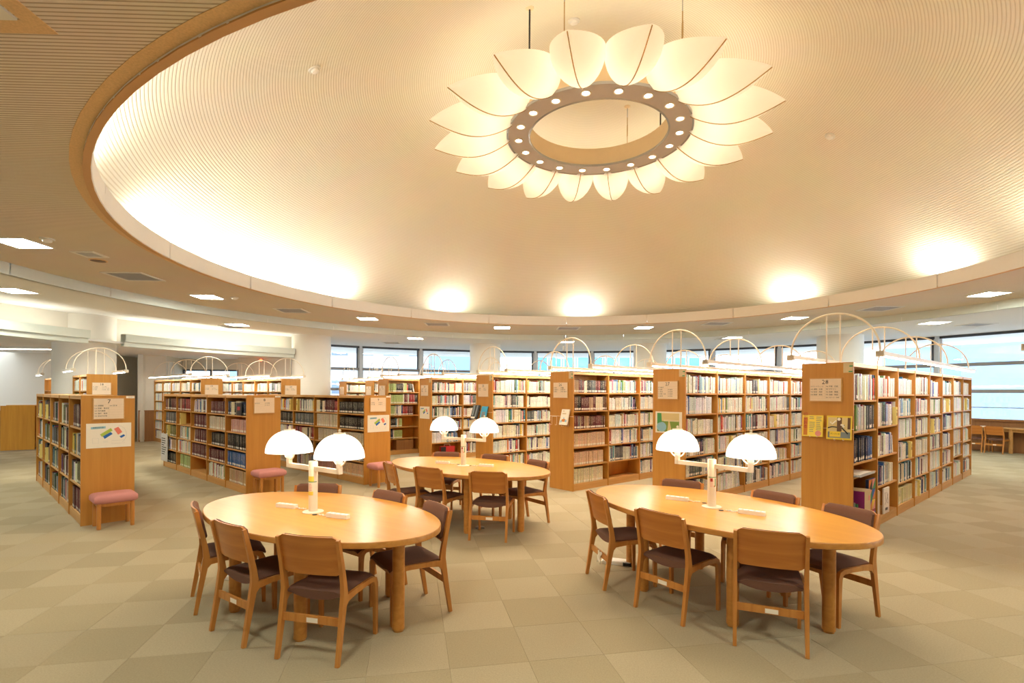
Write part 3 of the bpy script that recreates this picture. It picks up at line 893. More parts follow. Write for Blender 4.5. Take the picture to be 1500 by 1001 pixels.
def make_case(name, A, head, s, n, tall, style):
    Hh = HT if tall else HL
    desc = ('tall' if tall else 'low') + ' beech bookcase'
    if name == 'twenty-nine': lab = 'tall beech bookcase outside the view, next beyond the one signed twenty-eight'
    elif name == 'seventeen': lab = 'tall beech bookcase hidden behind the round column, beside the one signed eighteen'
    else: lab = '%s of %s bays whose end panel carries the number %s' % (desc, ORD and ['', 'one', 'two', 'three', 'four', 'five', 'six', 'seven', 'eight'][n], name)
    root = thing('bookcase', lab, 'bookcase', (A[0], A[1], 0), rad(head), 'bookcases in the reading room')
    L = n * BW
    W = DEPTH
    part('end_panel', MB().box(0, .028, 0, s * W, 0, Hh), M['panel'], root)
    part('end_panel', MB().box(L - .028, L, 0, s * W, 0, Hh), M['panel'], root)
    key = ('u', tall, s)
    if key not in _shelf_cache:
        _shelf_cache[key] = MB().box(-.0125, .0125, 0, s * W, 0, Hh - .006).mesh('upright', M['panel'])
        _shelf_cache[('s', s)] = MB().box(.0135, BW - .0135, s * .012, s * (W - .012), -.022, 0).mesh('shelf', M['shelf'])
        _shelf_cache[('s1', s)] = MB().box(.0285, BW - .0135, s * .012, s * (W - .012), -.022, 0).mesh('shelf', M['shelf'])
        _shelf_cache[('s2', s)] = MB().box(.0135, BW - .0285, s * .012, s * (W - .012), -.022, 0).mesh('shelf', M['shelf'])
    for k in range(1, n):
        link('upright', _shelf_cache[key], root, (k * BW, 0, 0))
    part('top_board', MB().box(.028, L - .028, s * .006, s * (W - .006), Hh - .05, Hh - .005), M['shelf'], root)
    part('back_board', MB().box(.03, L - .03, s * (W / 2 - .004), s * (W / 2 + .004), .1, Hh - .05), M['panel'], root)
    part('plinth', MB().box(.028, L - .028, s * .010, s * .03, 0, .098).box(.028, L - .028, s * (W - .03), s * (W - .010), 0, .098), M['shelf'], root)
    br = []
    for k in range(n):
        if name == 'twenty-eight':
            rows = [[.12, .73, .89, 1.27, 1.64], [.12, .51, .9, 1.29, 1.68], TALL6, TALL6, [.12, .44, .78, 1.06, 1.38, 1.68], TALL6, [.12, .52, .78, 1.08, 1.4, 1.72], TALL6][k]
            rows = list(rows) + ([HT - .05] if rows[-1] < HT - .06 else [])
        elif not tall: rows = LOW4 if name == 'seven' else LOW5
        else: rows = TALL6
        for z in rows[:-1]:
            m = 's1' if k == 0 else ('s2' if k == n - 1 else 's')
            link('shelf', _shelf_cache[(m, s)], root, (k * BW, 0, z))
        br.append(rows)
    CASE_M[name] = Matrix.Translation((A[0], A[1], 0)) @ Matrix.Rotation(rad(head), 4, 'Z')
    CASE_O[name] = (root, s, n, Hh)
    BAYROWS[name] = br
for c in CASES: make_case(*c)

# arched lamps on the tall bookcases
def arch_lamp(name, pos, hw=.49, out=False):
    root, s, n, Hh = CASE_O[name]
    Mx = CASE_M[name]
    lab = {'twenty-nine': 'cream arched lamp frame poking in at the edge of the view by the windows',
           'seventeen': 'cream arched lamp frame mostly hidden behind the round column'}.get(name, 'cream arched lamp frame with two tube lights on top of bookcase signed %s' % name)
    t = thing('arch_lamp', lab, 'shelf lamp', (Mx @ Vector((0, s * DEPTH / 2, Hh)))[:], 0, 'arched lamps on the bookcases')
    t.rotation_euler = root.rotation_euler
    for x in pos:
        pts = []
        for k in range(25):
            a = PI * k / 24
            pts.append((x, hw * math.cos(a), .115 + .50 * math.sin(a) ** .92))
        ar = part('arch', MB().tube(pts, .0115, 8), M['cream'], t, 60)
        for y in (-.075, .075):
            zt = .115 + .50 * math.sin(math.acos(y / hw)) ** .92
            part('post', MB().cyl(x, y, -.004, zt, .0085, 8).cyl(x, y, -.004, .008, .02, 10), M['cream'], ar, 40)
    x0, x1 = pos[0] - .03, pos[-1] + (.3 if n == 2 else .55)
    for y in (-hw, hw):
        f = part('tube_fixture', MB().box(x0, x1, y - .035, y + .035, .078, .126).box(x0, x0 + .045, y - .042, y + .042, .062, .132), M['cream'], t)
        for k, x in enumerate(pos):
            xe = min(x1 - .02, (pos[k + 1] - .06) if k + 1 < len(pos) else x1)
            if xe - x > .2:
                part('tube', MB().box(x + .06, xe, y - .014, y + .014, .066, .08), M['tube'], f)
    return t
for c in CASES:
    name, n = c[0], c[4]
    if c[5]:
        pos = [.22 + 1.9 * k for k in range(1 + int((n * BW - .3) / 1.9))]
        if n == 2: pos = [.22, 1.3]
        arch_lamp(name, pos)

# signs on the end panels -------------------------------------------------
def panel_frame(name, f, z, x=-.001):
    """frame on the end panel: local X along the panel as one reads it, Y up, Z outwards; f = fraction across from the reader's start"""
    root, s, n, Hh = CASE_O[name]
    y = (DEPTH if s == 1 else 0) - DEPTH * f
    B = Matrix(((0, 0, -1, x), (-1, 0, 0, y), (0, 1, 0, z), (0, 0, 0, 1)))
    return CASE_M[name] @ B
def wall_thing(name, label, cat, Mx, group=None):
    t = thing(name, label, cat, (0, 0, 0), 0, group)
    t.matrix_world = Mx
    return t
def rect(mb, x0, x1, y0, y1, z0, z1): return mb.box(x0, x1, y0, y1, z0, z1)
SIGN = {
    'twenty-eight': ('28', ['675 マーケティング', '680 運輸・交通', '700 芸術・美術', '720 絵画・書道'], ['740 写真・印刷', '757 デザイン', '760 音楽・舞踊', '770 演劇・映画', '780 スポーツ・体育']),
    'twenty-seven': ('27', ['590 家政学', '600 産業', '610 農 業', '650 林業・水産', '660 商 業'], ['', '620 園 芸', '640 畜 産', '670 商 業', '673 商 店']),
    'twenty-six': ('26', ['500 技術', '510 建設工学', '520 建 築'], ['530 機械', '540 電気工学', '550 海洋・船舶工学']),
    'twenty-five': ('25', ['480 動 物', '490 医 学'], ['491 医 学', '498 衛生学']),
    'twenty-four': ('24', ['400 自然科学', '410 数 学', '420 物理学'], ['440 天文学', '450 地 学', '460 生物学']),
    'twenty-three': ('23', ['370 教 育', '380 民 俗'], ['390 国 防']),
    'twenty-two': ('22', ['360 社 会'], ['366 労 働']),
    'twenty-one': ('21', ['330 経 済'], ['345 税 金']),
    'seven': ('7', ['010 図書館', '020 図書・書誌学', '030 百科事典', '040 論文・講演', '050 逐次刊行物'], ['060 団 体']),
    'eight': ('8', ['280 伝 記'], ['290 地 理', '291 日 本']),
    'nine': ('9', ['310 政 治', '320 法 律'], ['330 経 済', '350 統 計']),
    'eighteen': ('18', ['140 心理学', '150 倫 理', '160 宗教'], ['180 仏 教', '190 キリスト教', '198 教会・教派']),
    'nineteen': ('19', ['210 日本史', '220 東洋史'], ['230 西洋史', '250 アメリカ史']),
    'twenty': ('20', ['280 伝 記', '289 個人伝記'], ['290 地 理', '302 社会事情']),
}
def make_sign(name):
    num, left, right = SIGN[name]
    root, s, n, Hh = CASE_O[name]
    low = Hh < 1.8
    w, h = (.335, .285) if low else (.36, .29)
    zc = Hh - (.17 if low else .325)
    if name in ('eight', 'nine'): w, h = .35, .28
    f = .5 if low else .48
    t = wall_thing('shelf_sign', 'framed cream subject sign with number %s on its bookcase end panel' % name, 'sign', panel_frame(name, f, zc), 'subject signs on the bookcase ends')
    part('frame', MB().box(-w / 2, w / 2, -h / 2, h / 2, 0, .014), M['shelf'], t)
    e = .012
    part('paper', MB().box(-w / 2 + e, w / 2 - e, -h / 2 + e, h / 2 - e, .014, .016), M['paper'], t)
    sz = .074
    link('number', text_mesh(num, sz, 'number', M['ink'], 'CENTER'), t, (0, h / 2 - .052, .0164))
    near = name in ('twenty-eight', 'twenty-seven', 'twenty-six', 'seven', 'eight', 'nine')
    lh = .033
    y0 = h / 2 - .105
    rl = MB()
    rl.box(-.0008, .0008, y0 - lh * (max(len(left), len(right)) - .5), y0 + lh * .5, .016, .0163)
    for k in range(max(len(left), len(right)) + 1):
        rl.box(-w / 2 + e, w / 2 - e, y0 + lh * (.5 - k) - .0006, y0 + lh * (.5 - k) + .0006, .016, .0163)
    part('rule_lines', rl, M['tan'], t)
    for colx, lines in ((-w / 2 + .018, left), (.006, right)):
        body = '\n'.join(lines)
        for k, ln in enumerate(lines):
            if not ln: continue
            link('lettering', text_mesh(ln, .0195 if len(ln) < 11 else .0165, 'lettering', M['ink'], 'LEFT'), t, (colx, y0 - lh * k, .0164))
for k in SIGN: make_sign(k)
# small label strip at the upper corner of each end panel
for name in ('twenty-eight', 'twenty-seven', 'twenty-six', 'twenty-five', 'twenty-four', 'seven', 'eight', 'nine'):
    root, s, n, Hh = CASE_O[name]
    if Hh > 1.8:
        t = wall_thing('call_number_label', 'small pale green label at the top corner of end panel %s' % name, 'label', panel_frame(name, .905, Hh - .065), 'small labels on the end panels')
        part('card', MB().box(-.05, .05, -.058, .058, 0, .0015), M['tan'], t)
        part('green_mark', MB().box(.012, .048, .012, .026, .0015, .002).box(.005, .045, -.052, -.038, .0015, .002), M['green'], t)
    else:
        t = wall_thing('call_number_label', 'small white label strip at the top corner of end panel %s' % name, 'label', panel_frame(name, .91, Hh - .022), 'small labels on the end panels')
        part('card', MB().box(-.046, .046, -.014, .014, 0, .0015), M['wpaper'], t)
        link('lettering', text_mesh('002 003', .014, 'lettering', M['ink'], 'CENTER'), t, (0, 0, .0016))
# floor map posters
def poster_map(name, f, zc, w, h):
    t = wall_thing('floor_map', 'cream floor plan poster with green, blue and coral blocks on end panel %s' % name, 'poster', panel_frame(name, f, zc), 'floor plan posters')
    part('sheet', MB().box(-w / 2, w / 2, -h / 2, h / 2, 0, .0015), M['wpaper'], t)
    def quad(pts, mat, nm, z=.0022):
        vs = [(x * w, y * h, .0015) for x, y in pts] + [(x * w, y * h, z) for x, y in pts]
        n = len(pts)
        part(nm, MB().add(vs, [tuple(range(n, 2 * n))] + [(i, (i + 1) % n, n + (i + 1) % n, n + i) for i in range(n)]), mat, t)
    quad([(-.203, .05), (-.158, -.054), (.076, .19), (.037, .297)], M['mgreen'], 'plan_block')
    quad([(-.139, -.03), (-.10, -.14), (.076, .05), (.037, .135)], M['mblue'], 'plan_block')
    quad([(.105, .26), (.2, .01), (.297, .115), (.203, .34)], M['mcoral'], 'plan_block')
    quad([(.232, -.06), (.27, -.13), (.36, -.045), (.33, .02)], M['mblue'], 'plan_block')
    quad([(-.40, .36), (-.08, .38), (-.08, .29), (-.40, .27)], M['msky'], 'heading_strip')
    link('lettering', text_mesh('図書館案内図', .019 * h / .32, 'lettering', M['ink'], 'CENTER'), t, (-.24 * w, .325 * h, .0023))
    ln = MB()
    arc = [(w * (.2 + .19 * math.cos(a)), h * (.02 + .36 * math.sin(a)), .0018) for a in [rad(-60 + 8 * k) for k in range(20)]]
    ln.tube(arc, .0012, 4)
    for cx, cy, ww, hh in ((-.3, -.2, .13, .2), (.2, -.28, .3, .12), (-.08, -.25, .1, .05)):
        x0, x1, y0, y1 = (cx - ww / 2) * w, (cx + ww / 2) * w, (cy - hh / 2) * h, (cy + hh / 2) * h
        ln.tube([(x0, y0, .0018), (x1, y0, .0018), (x1, y1, .0018), (x0, y1, .0018)], .001, 4, closed=True)
    part('plan_outline', ln, M['grille'], t)
poster_map('seven', .51, 1.13, .47, .315)
poster_map('nine', .53, 1.12, .47, .315)
poster_map('twenty-four', .46, 1.20, .46, .31)
# picture poster on twenty-seven: a plain meadow picture
t = wall_thing('meadow_poster', 'green and cream picture poster in a white margin on end panel twenty-seven', 'poster', panel_frame('twenty-seven', .50, 1.265), None)
w, h = .46, .33
part('sheet', MB().box(-w / 2, w / 2, -h / 2, h / 2, 0, .002), M['wpaper'], t)
part('sky_field', MB().box(-w * .43, w * .40, .02, h * .43, .002, .0026), M['sand'], t)
part('meadow', MB().box(-w * .43, w * .40, -h * .43, .02, .002, .0026), M['leafg'], t)
part('hedge', MB().add([(-w * .43, -.02, .003), (-w * .25, 0, .003), (-w * .27, h * .43, .003), (-w * .43, h * .43, .003)], [(0, 1, 2, 3)]), M['green'], t)
part('pond', MB().lathe([(.001, .003), (.085, .003)], 18, Matrix.Translation((-.12, -.07, 0)) @ Matrix.Scale(.9, 4, (0, 1, 0)), cap=False), M['msky'], t)
part('path', MB().add([(-.02, -.14, .003), (.06, -.14, .003), (.02, .02, .003), (.0, .02, .003)], [(0, 1, 2, 3)]), M['sand'], t)
part('fence_line', MB().box(-.08, w * .38, .018, .024, .0026, .0032).box(-.08, w * .38, .034, .038, .0026, .0032), M['wpaper'], t)
# display rails with books facing out on the ends of twenty-eight, twenty-six and twenty-five
def rail(name, z):
    t = wall_thing('display_rail', 'thin wire display rail across end panel %s' % name, 'rail', panel_frame(name, .5, z), 'wire display rails')
    part('wire', MB().tube([(-.29, 0, .004), (-.28, 0, .014), (.28, 0, .014), (.29, 0, .004)], .004, 6), M['cream'], t)
    return t
def holder(name, f, z, w, h, lean=.0, label='', grp='wire book holders'):
    t = wall_thing('book_holder', label, 'holder', panel_frame(name, f, z), grp)
    mb = MB().tube([(-w / 2, h, .018), (-w / 2, 0, .02), (-w / 2, 0, .055 + lean), (-w / 2, .02, .06 + lean)], .003, 6).tube([(w / 2, h, .018), (w / 2, 0, .02), (w / 2, 0, .055 + lean), (w / 2, .02, .06 + lean)], .003, 6)
    mb.tube([(-w / 2, h, .018), (w / 2, h, .018)], .003, 6)
    part('wire', mb, M['cream'], t)
    return t
rail('twenty-eight', 1.30)
holder('twenty-eight', .27, 1.19, .08, .11, .0, 'clear wire holder under the yellow leaflet book')
holder('twenty-eight', .76, 1.165, .09, .135, .0, 'clear wire holder under the yellow framed photo book')
t = wall_thing('display_book', 'yellow book with orange lettering displayed on end panel twenty-eight', 'book', panel_frame('twenty-eight', .25, 1.325) @ Matrix.Rotation(rad(-4), 4, 'X'), 'books displayed on the end panels')
part('cover', MB().box(-.115, .115, -.135, .125, .024, .046), M['ylw2'], t)
part('title_band', MB().box(-.10, -.055, -.12, .09, .046, .0465), M['oran'], t)
link('lettering', text_mesh('印\n刷\n製\n本', .05, 'lettering', M['redink'], 'CENTER'), t, (-.078, .055, .047))
bm = MB()
for r_ in range(9):
    for c_ in range(2):
        if R.random() < .85: bm.box(-.035 + c_ * .075, -.035 + c_ * .075 + R.uniform(.04, .062), .1 - r_ * .022, .1 - r_ * .022 + .006, .046, .0464)
part('text_lines', bm, M['grey'], t)
part('round_seal', MB().lathe([(.034, .046), (.034, .0468), (.001, .0468)], 20, Matrix.Translation((.065, -.095, 0)), cap=False), M['pinkc'], t)
t = wall_thing('photo_book', 'yellow framed book with a dance photo displayed on end panel twenty-eight', 'book', panel_frame('twenty-eight', .76, 1.315) @ Matrix.Rotation(rad(-5), 4, 'X'), 'books displayed on the end panels')
part('cover', MB().box(-.13, .13, -.145, .135, .024, .044), M['yellow'], t)
part('photo', MB().box(-.115, .12, -.125, .115, .044, .0447), M['sand'], t)
pp = MB()
for x0, x1, y0, y1 in ((-.02, .03, -.05, .115), (.09, .12, -.02, .115)): pp.box(x0, x1, y0, y1, .0447, .0452)
part('dark_doorways', pp, M['umber'], t)
part('floor_patch', MB().box(-.115, .12, -.125, -.055, .0447, .0452), M['grey'], t)
dn = MB()
dn.tube([(.055, .03, .0456), (.035, -.01, .0456), (.075, -.05, .0456), (.095, -.075, .0456)], .007, 5).tube([(-.115, -.01, .0456), (-.07, .005, .0456), (-.02, .0, .0456)], .007, 5)
part('dark_trousers', dn, M['black'], t)
dn = MB().tube([(.02, .03, .0456), (.045, .025, .0456), (.05, .0, .0456)], .012, 5).tube([(-.09, .06, .0456), (-.07, .035, .0456), (-.03, .075, .0456)], .009, 5).lathe([(.018, .0456), (.001, .047)], 10, Matrix.Translation((0, .095, 0)), cap=False)
part('white_shirts', dn, M['wpaper'], t)
part('caption_box', MB().box(-.095, .02, -.115, -.05, .0452, .0458), M['yellow'], t)
link('lettering', text_mesh('ダンスの本', .02, 'lettering', M['ink'], 'CENTER'), t, (-.037, -.08, .046))
rail('twenty-six', 1.30)
holder('twenty-six', .23, 1.14, .12, .15, .0, 'empty cream wire book holder on end panel twenty-six')
holder('twenty-six', .75, 1.13, .10, .14, .03, 'cream wire holder behind the white leaflet')
t = wall_thing('leaflet_stack', 'white leaflet with blue and gold picture leaning out from end panel twenty-six', 'leaflet', panel_frame('twenty-six', .75, 1.27) @ Matrix.Rotation(rad(-17), 4, 'X'), None)
part('sheets', MB().box(-.09, .09, -.14, .14, .052, .075), M['wpaper'], t)
part('picture_oval', MB().lathe([(.05, .0753), (.001, .0758)], 18, Matrix.Translation((.0, -.06, 0)) @ Matrix.Scale(.55, 4, (0, 1, 0)), cap=False), M['oran'], t)
part('picture_spots', MB().box(-.07, -.04, -.1, -.06, .075, .0755).box(.03, .07, -.09, -.05, .075, .0755).box(-.02, .01, -.03, -.01, .075, .0755), M['msky'], t)
part('heading', MB().box(-.06, -.02, .1, .115, .075, .0755).box(-.06, .03, .05, .07, .075, .0755), M['tan'], t)
rail('twenty-five', 1.30)
t = wall_thing('display_book', 'dark photo covered book leaning out from the start of end panel twenty-five', 'book', panel_frame('twenty-five', .12, 1.27) @ Matrix.Rotation(rad(-17), 4, 'X'), 'books displayed on the end panels')
part('cover', MB().box(-.13, .1, -.15, .16, .052, .07), M['black'], t)
part('photo', MB().box(-.11, -.05, -.08, .15, .07, .0705).box(.0, .05, -.1, .15, .07, .0705), M['grey'], t)
part('caption', MB().box(-.12, .02, -.14, -.1, .07, .0708), M['wpaper'], t)
t = wall_thing('display_book', 'sky blue book leaning out from the middle of end panel twenty-five', 'book', panel_frame('twenty-five', .62, 1.26) @ Matrix.Rotation(rad(-15), 4, 'X'), 'books displayed on the end panels')
part('cover', MB().box(-.1, .1, -.14, .15, .052, .066), M['sky2'], t)
part('picture', MB().box(-.06, .05, -.1, .03, .066, .0665), M['grey'], t)
part('caption', MB().box(-.09, .09, -.13, -.1, .066, .0668), M['wpaper'], t)

# ------------------------------------------------------------------ books
PALE = [(232, 228, 212), (226, 226, 214), (240, 236, 222), (218, 222, 208), (236, 230, 204), (222, 214, 196), (210, 220, 214), (244, 240, 230), (228, 222, 226)]
HUES = [(36, 52, 98), (60, 104, 168), (34, 120, 146), (110, 170, 176), (150, 40, 46), (104, 34, 42), (232, 200, 84), (112, 142, 66), (46, 90, 66), (210, 110, 52), (30, 28, 32), (74, 54, 44),
        (94, 60, 110), (204, 130, 140), (120, 124, 130), (186, 150, 108), (200, 60, 50), (150, 180, 212)]
COLN = {}
def cname(c):
    r, g, b = c
    mx, mn = max(c), min(c)
    if mx < 62: return 'black'
    if mx - mn < 26: return 'white' if mn > 212 else ('pale grey' if mn > 150 else 'grey')
    if mn > 190: return 'cream'
    if r >= g >= b:
        if r > 215 and g > 180: return 'yellow'
        if r > 180 and g > 120: return 'tan'
        if r > 190 and g > 90: return 'orange'
        if g - b < 20 and r - g > 45: return 'red' if r > 140 else 'maroon'
        return 'brown'
    if r >= b > g: return 'pink' if r > 170 else ('red' if r > 140 else 'maroon' if r > 80 and b < 60 else 'purple')
    if g >= r and g >= b: return 'green'
    if b >= g >= r: return 'navy' if b < 110 else ('pale blue' if r > 120 else 'blue')
    return 'purple'
SET = dict(maroon=(92, 38, 44), maroon2=(112, 52, 58), black=(30, 30, 32), navy=(36, 46, 78), tan=(186, 156, 120), brown=(96, 62, 46), olive=(104, 104, 60), darkgreen=(40, 58, 48), cream=(226, 212, 178),
           pink=(206, 158, 146), grey=(92, 96, 98), blue=(50, 92, 150), palegreen=(170, 186, 120), peach=(222, 186, 152), redb=(150, 44, 48), beige=(206, 192, 166))
def jit(c, k=10): return tuple(max(8, min(250, v + R.uniform(-k, k))) for v in c)
ALLB = []      # dicts of every book on the visible sides
MARKS = [('seven', 4, 3, .45), ('seven', 3, 3, .5), ('seven', 4, 1, .4), ('seven', 3, 1, .55), ('eight', 3, 3, .7), ('eight', 4, 2, .65), ('nine', 3, 4, .15), ('nine', 2, 4, .8),
                                    ('twenty-eight', 2, 2, .75), ('twenty-eight', 3, 0, .3), ('twenty-eight', 4, 3, .3), ('twenty-eight', 5, 4, .55), ('twenty-eight', 1, 3, .9), ('twenty-eight', 7, 4, .4), ('twenty-seven', 1, 2, .5), ('twenty-seven', 3, 3, .3)]
MARKX = {(c, b, r): (b + fx) * BW for c, b, r, fx in MARKS}
def fill(name, bay, row, x0, x1, z, clear, style):
    """fill one shelf with books; x measured from the near end of the bookcase"""
    root, s, n, Hh = CASE_O[name]
    hmax = min(clear - .018, .32)
    x = x0
    end = x1
    kind = 'mix'
    palef = {'pale': .64, 'pale28': .62, 'mixed': .48, 'white': .82, 'seven': .46, 'law': .52}.get(style, .6)
    runs = []
    if style in ('sets', 'sets9'):
        if style == 'sets':
            T = [['maroon', 'mixed', 'black', 'maroon', 'blackmix'], ['tan', 'peach', 'maroon', 'maroon', 'tan'], ['mixed', 'brown', 'brown', 'black', 'maroon'], ['mixed', 'black', 'maroon', 'maroon', 'mixed'], ['grey', 'black', 'mixed', 'olive', 'mixed']]
            T = {0: ['tan', 'blue', 'black', 'pinkset', 'blackmix'], 1: ['palemix', 'maroon', 'black', 'beige', 'maroon'], 2: ['none', 'maroon', 'maroon', 'maroon', 'palemix'],
                 3: ['palegreen', 'palemix', 'palemix', 'empty', 'maroonmix'], 4: ['black', 'mixed', 'olive', 'grey', 'maroonmix']}
        else:
            T = {0: ['peach', 'mixed', 'beige', 'black', 'black'], 1: ['pinkset', 'black', 'beige', 'beige', 'redmix'], 2: ['palemix', 'brown', 'redmix', 'grey', 'palemix'],
                 3: ['beige', 'black', 'palemix', 'black', 'palemix'], 4: ['mixed', 'black', 'beige', 'palemix', 'mixed']}
        kind = T[bay][row]
    if kind in ('none', 'empty'): return
    ff = R.choice([1, 1, 1, 1, .96, .9, .82]) if style not in ('seven',) else R.choice([1, 1, .95, .9])
    if style == 'law' and bay == 0 and row in (0, 1): ff = .9
    limit = x0 + (end - x0) * ff
    idx = 0
    base_h = R.uniform(.22, .26) if clear < .31 else R.uniform(.25, .30)
    setcol = None; left = 0
    while True:
        if left <= 0:
            q = R.random()
            setcol = None
            if kind in SET: setcol, left = SET[kind], 99
            elif kind == 'pinkset': setcol, left = SET['pink'], 99
            elif kind == 'blackmix': setcol, left = R.choice([SET['black'], SET['black'], SET['navy'], SET['grey'], SET['cream']]), R.randint(2, 6)
            elif kind == 'maroonmix': setcol, left = R.choice([SET['maroon'], SET['redb'], SET['tan'], SET['black']]), R.randint(3, 9)
            elif kind == 'redmix': setcol, left = R.choice([SET['redb'], SET['maroon'], SET['cream'], SET['black']]), R.randint(2, 5)
            elif kind == 'palemix': setcol, left = None, R.randint(2, 5)
            elif kind == 'mixed': setcol, left = R.choice([None, SET['cream'], SET['tan'], SET['black'], SET['brown']]), R.randint(2, 6)
            elif style == 'law' and bay == 0 and row >= 2 and q < .9:
                if row == 2: setcol, left = SET['peach'], 16
                elif row <= 1: setcol, left = (SET['pink'] if row == 1 else SET['cream']), 30
                else: setcol, left = R.choice([SET['maroon'], SET['maroon'], SET['maroon2'], SET['black'], SET['black'], SET['tan'], SET['brown'], SET['redb'], SET['grey'], SET['cream']]), R.randint(1, 4)
            elif style == 'law' and bay == 0 and row < 3: setcol, left = (SET['peach'] if row == 1 else SET['cream']), 99
            elif style == 'dark24' and q < .45: setcol, left = R.choice([SET['maroon'], SET['black'], SET['palegreen'], SET['navy'], SET['redb']]), R.randint(3, 8)
            elif style == 'seven' and bay == 0 and row in (0, 3): setcol, left = R.choice([SET['maroon'], SET['brown'], SET['maroon2']]), R.randint(6, 14)
            elif style == 'seven' and q < .3: setcol, left = R.choice([SET['olive'], SET['maroon'], SET['brown'], SET['grey'], SET['darkgreen']]), R.randint(2, 5)
            elif style == 'pale28' and bay == 0 and row == 2: setcol, left = R.choice([SET['black'], SET['black'], SET['navy'], SET['blue'], SET['redb'], SET['grey']]), R.randint(1, 3)
            elif style == 'pale28' and bay == 2 and row == 0: setcol, left = (222, 208, 158), 99
            elif q < .12: setcol, left = R.choice(PALE + [SET['cream'], SET['grey']]), R.randint(3, 7)
            else: left = 1
            bh = base_h * R.uniform(.94, 1.06)
        if setcol is not None:
            c = jit(setcol, 5); th = R.uniform(.026, .04) if style.startswith('sets') else R.uniform(.022, .042); hh = bh * R.uniform(.99, 1.01)
        else:
            c = jit(R.choice(PALE) if R.random() < palef else R.choice(HUES)); th = R.choice([.014, .018, .022, .026, .03, .036, .044]) * R.uniform(.9, 1.1); hh = base_h * R.uniform(.88, 1.14)
        hh = min(hh, hmax)
        mx_ = MARKX.get((name, bay, row))
        if mx_ is not None and x < mx_ + .03 and x + th > mx_ - .03: x = mx_ + .031
        if x + th > limit: break
        dep = hh * R.uniform(.66, .74)
        ALLB.append(dict(case=name, bay=bay, row=row, i=idx, x=x, th=th - .0012, h=hh, dep=min(dep, .22), z=z, c=c, set=setcol is not None, in_=R.uniform(.022, .04), lean=0))
        idx += 1; left -= 1
        x += th
    # sometimes a last book leaning on the row
    if limit - x > .1 or (end - x > .12 and R.random() < .55):
        th, hh = R.uniform(.018, .03), min(base_h * R.uniform(.9, 1.05), hmax)
        an = R.uniform(.14, .24)
        off = hh * math.sin(an) + th
        if x + off + .006 < end and hh * math.cos(an) + th < clear - .01:
            ALLB.append(dict(case=name, bay=bay, row=row, i=idx, x=x + hh * math.sin(an) + .002, th=th, h=hh, dep=.15, z=z, c=jit(R.choice(PALE) if R.random() < .6 else R.choice(HUES)), set=False, in_=.03, lean=-an))
for (name, A, head, s, n, tall, style) in CASES:
    if style is None: continue
    for b in range(n):
        rows = BAYROWS[name][b]
        for r_, (z0, z1) in enumerate(zip(rows, rows[1:])):
            if name == 'twenty-eight' and b == 0 and r_ in (0, 1): continue
            if name == 'twenty-eight' and b == 1 and r_ == 0: continue
            if name == 'twenty-three' and b == 0 and r_ in (0,): continue
            if name == 'twenty-four' and b == 0 and r_ == 0: continue
            if name == 'twenty-six' and b == 1 and r_ == 0: continue
            x0 = b * BW + (.031 if b == 0 else .0155); x1 = (b + 1) * BW - (.031 if b == n - 1 else .0155)
            if name == 'twenty-three' and b == 0 and r_ in (1, 2): x1 = x0 + .45
            fill(name, b, r_, x0, x1, z0, z1 - z0 - .022, style)
def book_matrix(b):
    root, s, n, Hh = CASE_O[b['case']]
    Mx = CASE_M[b['case']]
    if s == 1:
        L = Matrix.Translation((b['x'], b['in_'], b['z'] + .0006))
    else:
        L = Matrix.Translation((b['x'] + b['th'], -b['in_'], b['z'] + .0006)) @ Matrix.Rotation(PI, 4, 'Z')
    if b['lean']:
        a = b['lean']
        if s == 1: L = Matrix.Translation((b['x'], b['in_'], b['z'] + .0006)) @ Matrix.Rotation(a, 4, 'Y')
        else: L = Matrix.Translation((b['x'], -b['in_'], b['z'] + .0006)) @ Matrix.Rotation(a, 4, 'Y') @ Matrix.Translation((b['th'], 0, 0)) @ Matrix.Rotation(PI, 4, 'Z')
    return Mx @ L
for b in ALLB:
    b['M'] = book_matrix(b)
    p0 = b['M'] @ Vector((0, 0, 0)); p1 = b['M'] @ Vector((b['th'], 0, b['h']))
    q0, q1 = proj(p0), proj(p1)
    a = abs(q0[0] - q1[0]) * abs(q0[1] - q1[1])
    inframe = -5 < q0[0] < 1505
    b['area'] = a if inframe else 0
    # what the photograph hides: tables, chairs and lamps in front of the lowest shelves
    if b['case'] == 'nine' and q0[0] < 440: b['area'] *= .1
ALLB.sort(key=lambda b: -b['area'])
UV0 = [(-10, -10)] * 4
def unit_book(mat):
    """cover: spine and two boards, unit size; x thickness, y inwards, z up; spine face carries uv 0..1"""
    mb = MB()
    t = .07
    mb.box(0, 1, 0, .02, 0, 1).box(0, t, .02, 1, 0, 1).box(1 - t, 1, .02, 1, 0, 1)
    me = mb.mesh('book', mat)
    uv = me.uv_layers.new(name='uv')
    for p in me.polygons:
        for li in p.loop_indices:
            uv.data[li].uv = (-10, -10)
    p = me.polygons[2]     # y = 0 face of the spine
    for li in p.loop_indices:
        v = me.vertices[me.loops[li].vertex_index].co
        uv.data[li].uv = (v.x * .98 + .01, v.z)
    return me
UB = unit_book(M['book_obj'])
PB = MB().box(.08, .92, .025, .97, .015, .975).mesh('page_block', M['paper'])
LB = MB().box(.10, .90, -.004, .0, .07, .20).mesh('spine_label', M['wpaper'])
ROWW = lambda r, n: 'bottom shelf' if r == 0 else ('top shelf' if r == n - 1 else '%s shelf up' % ORD[r])
LIM = 300
nrows = {}
for b in ALLB: nrows[(b['case'], b['bay'])] = len(BAYROWS[b['case']][b['bay']]) - 1
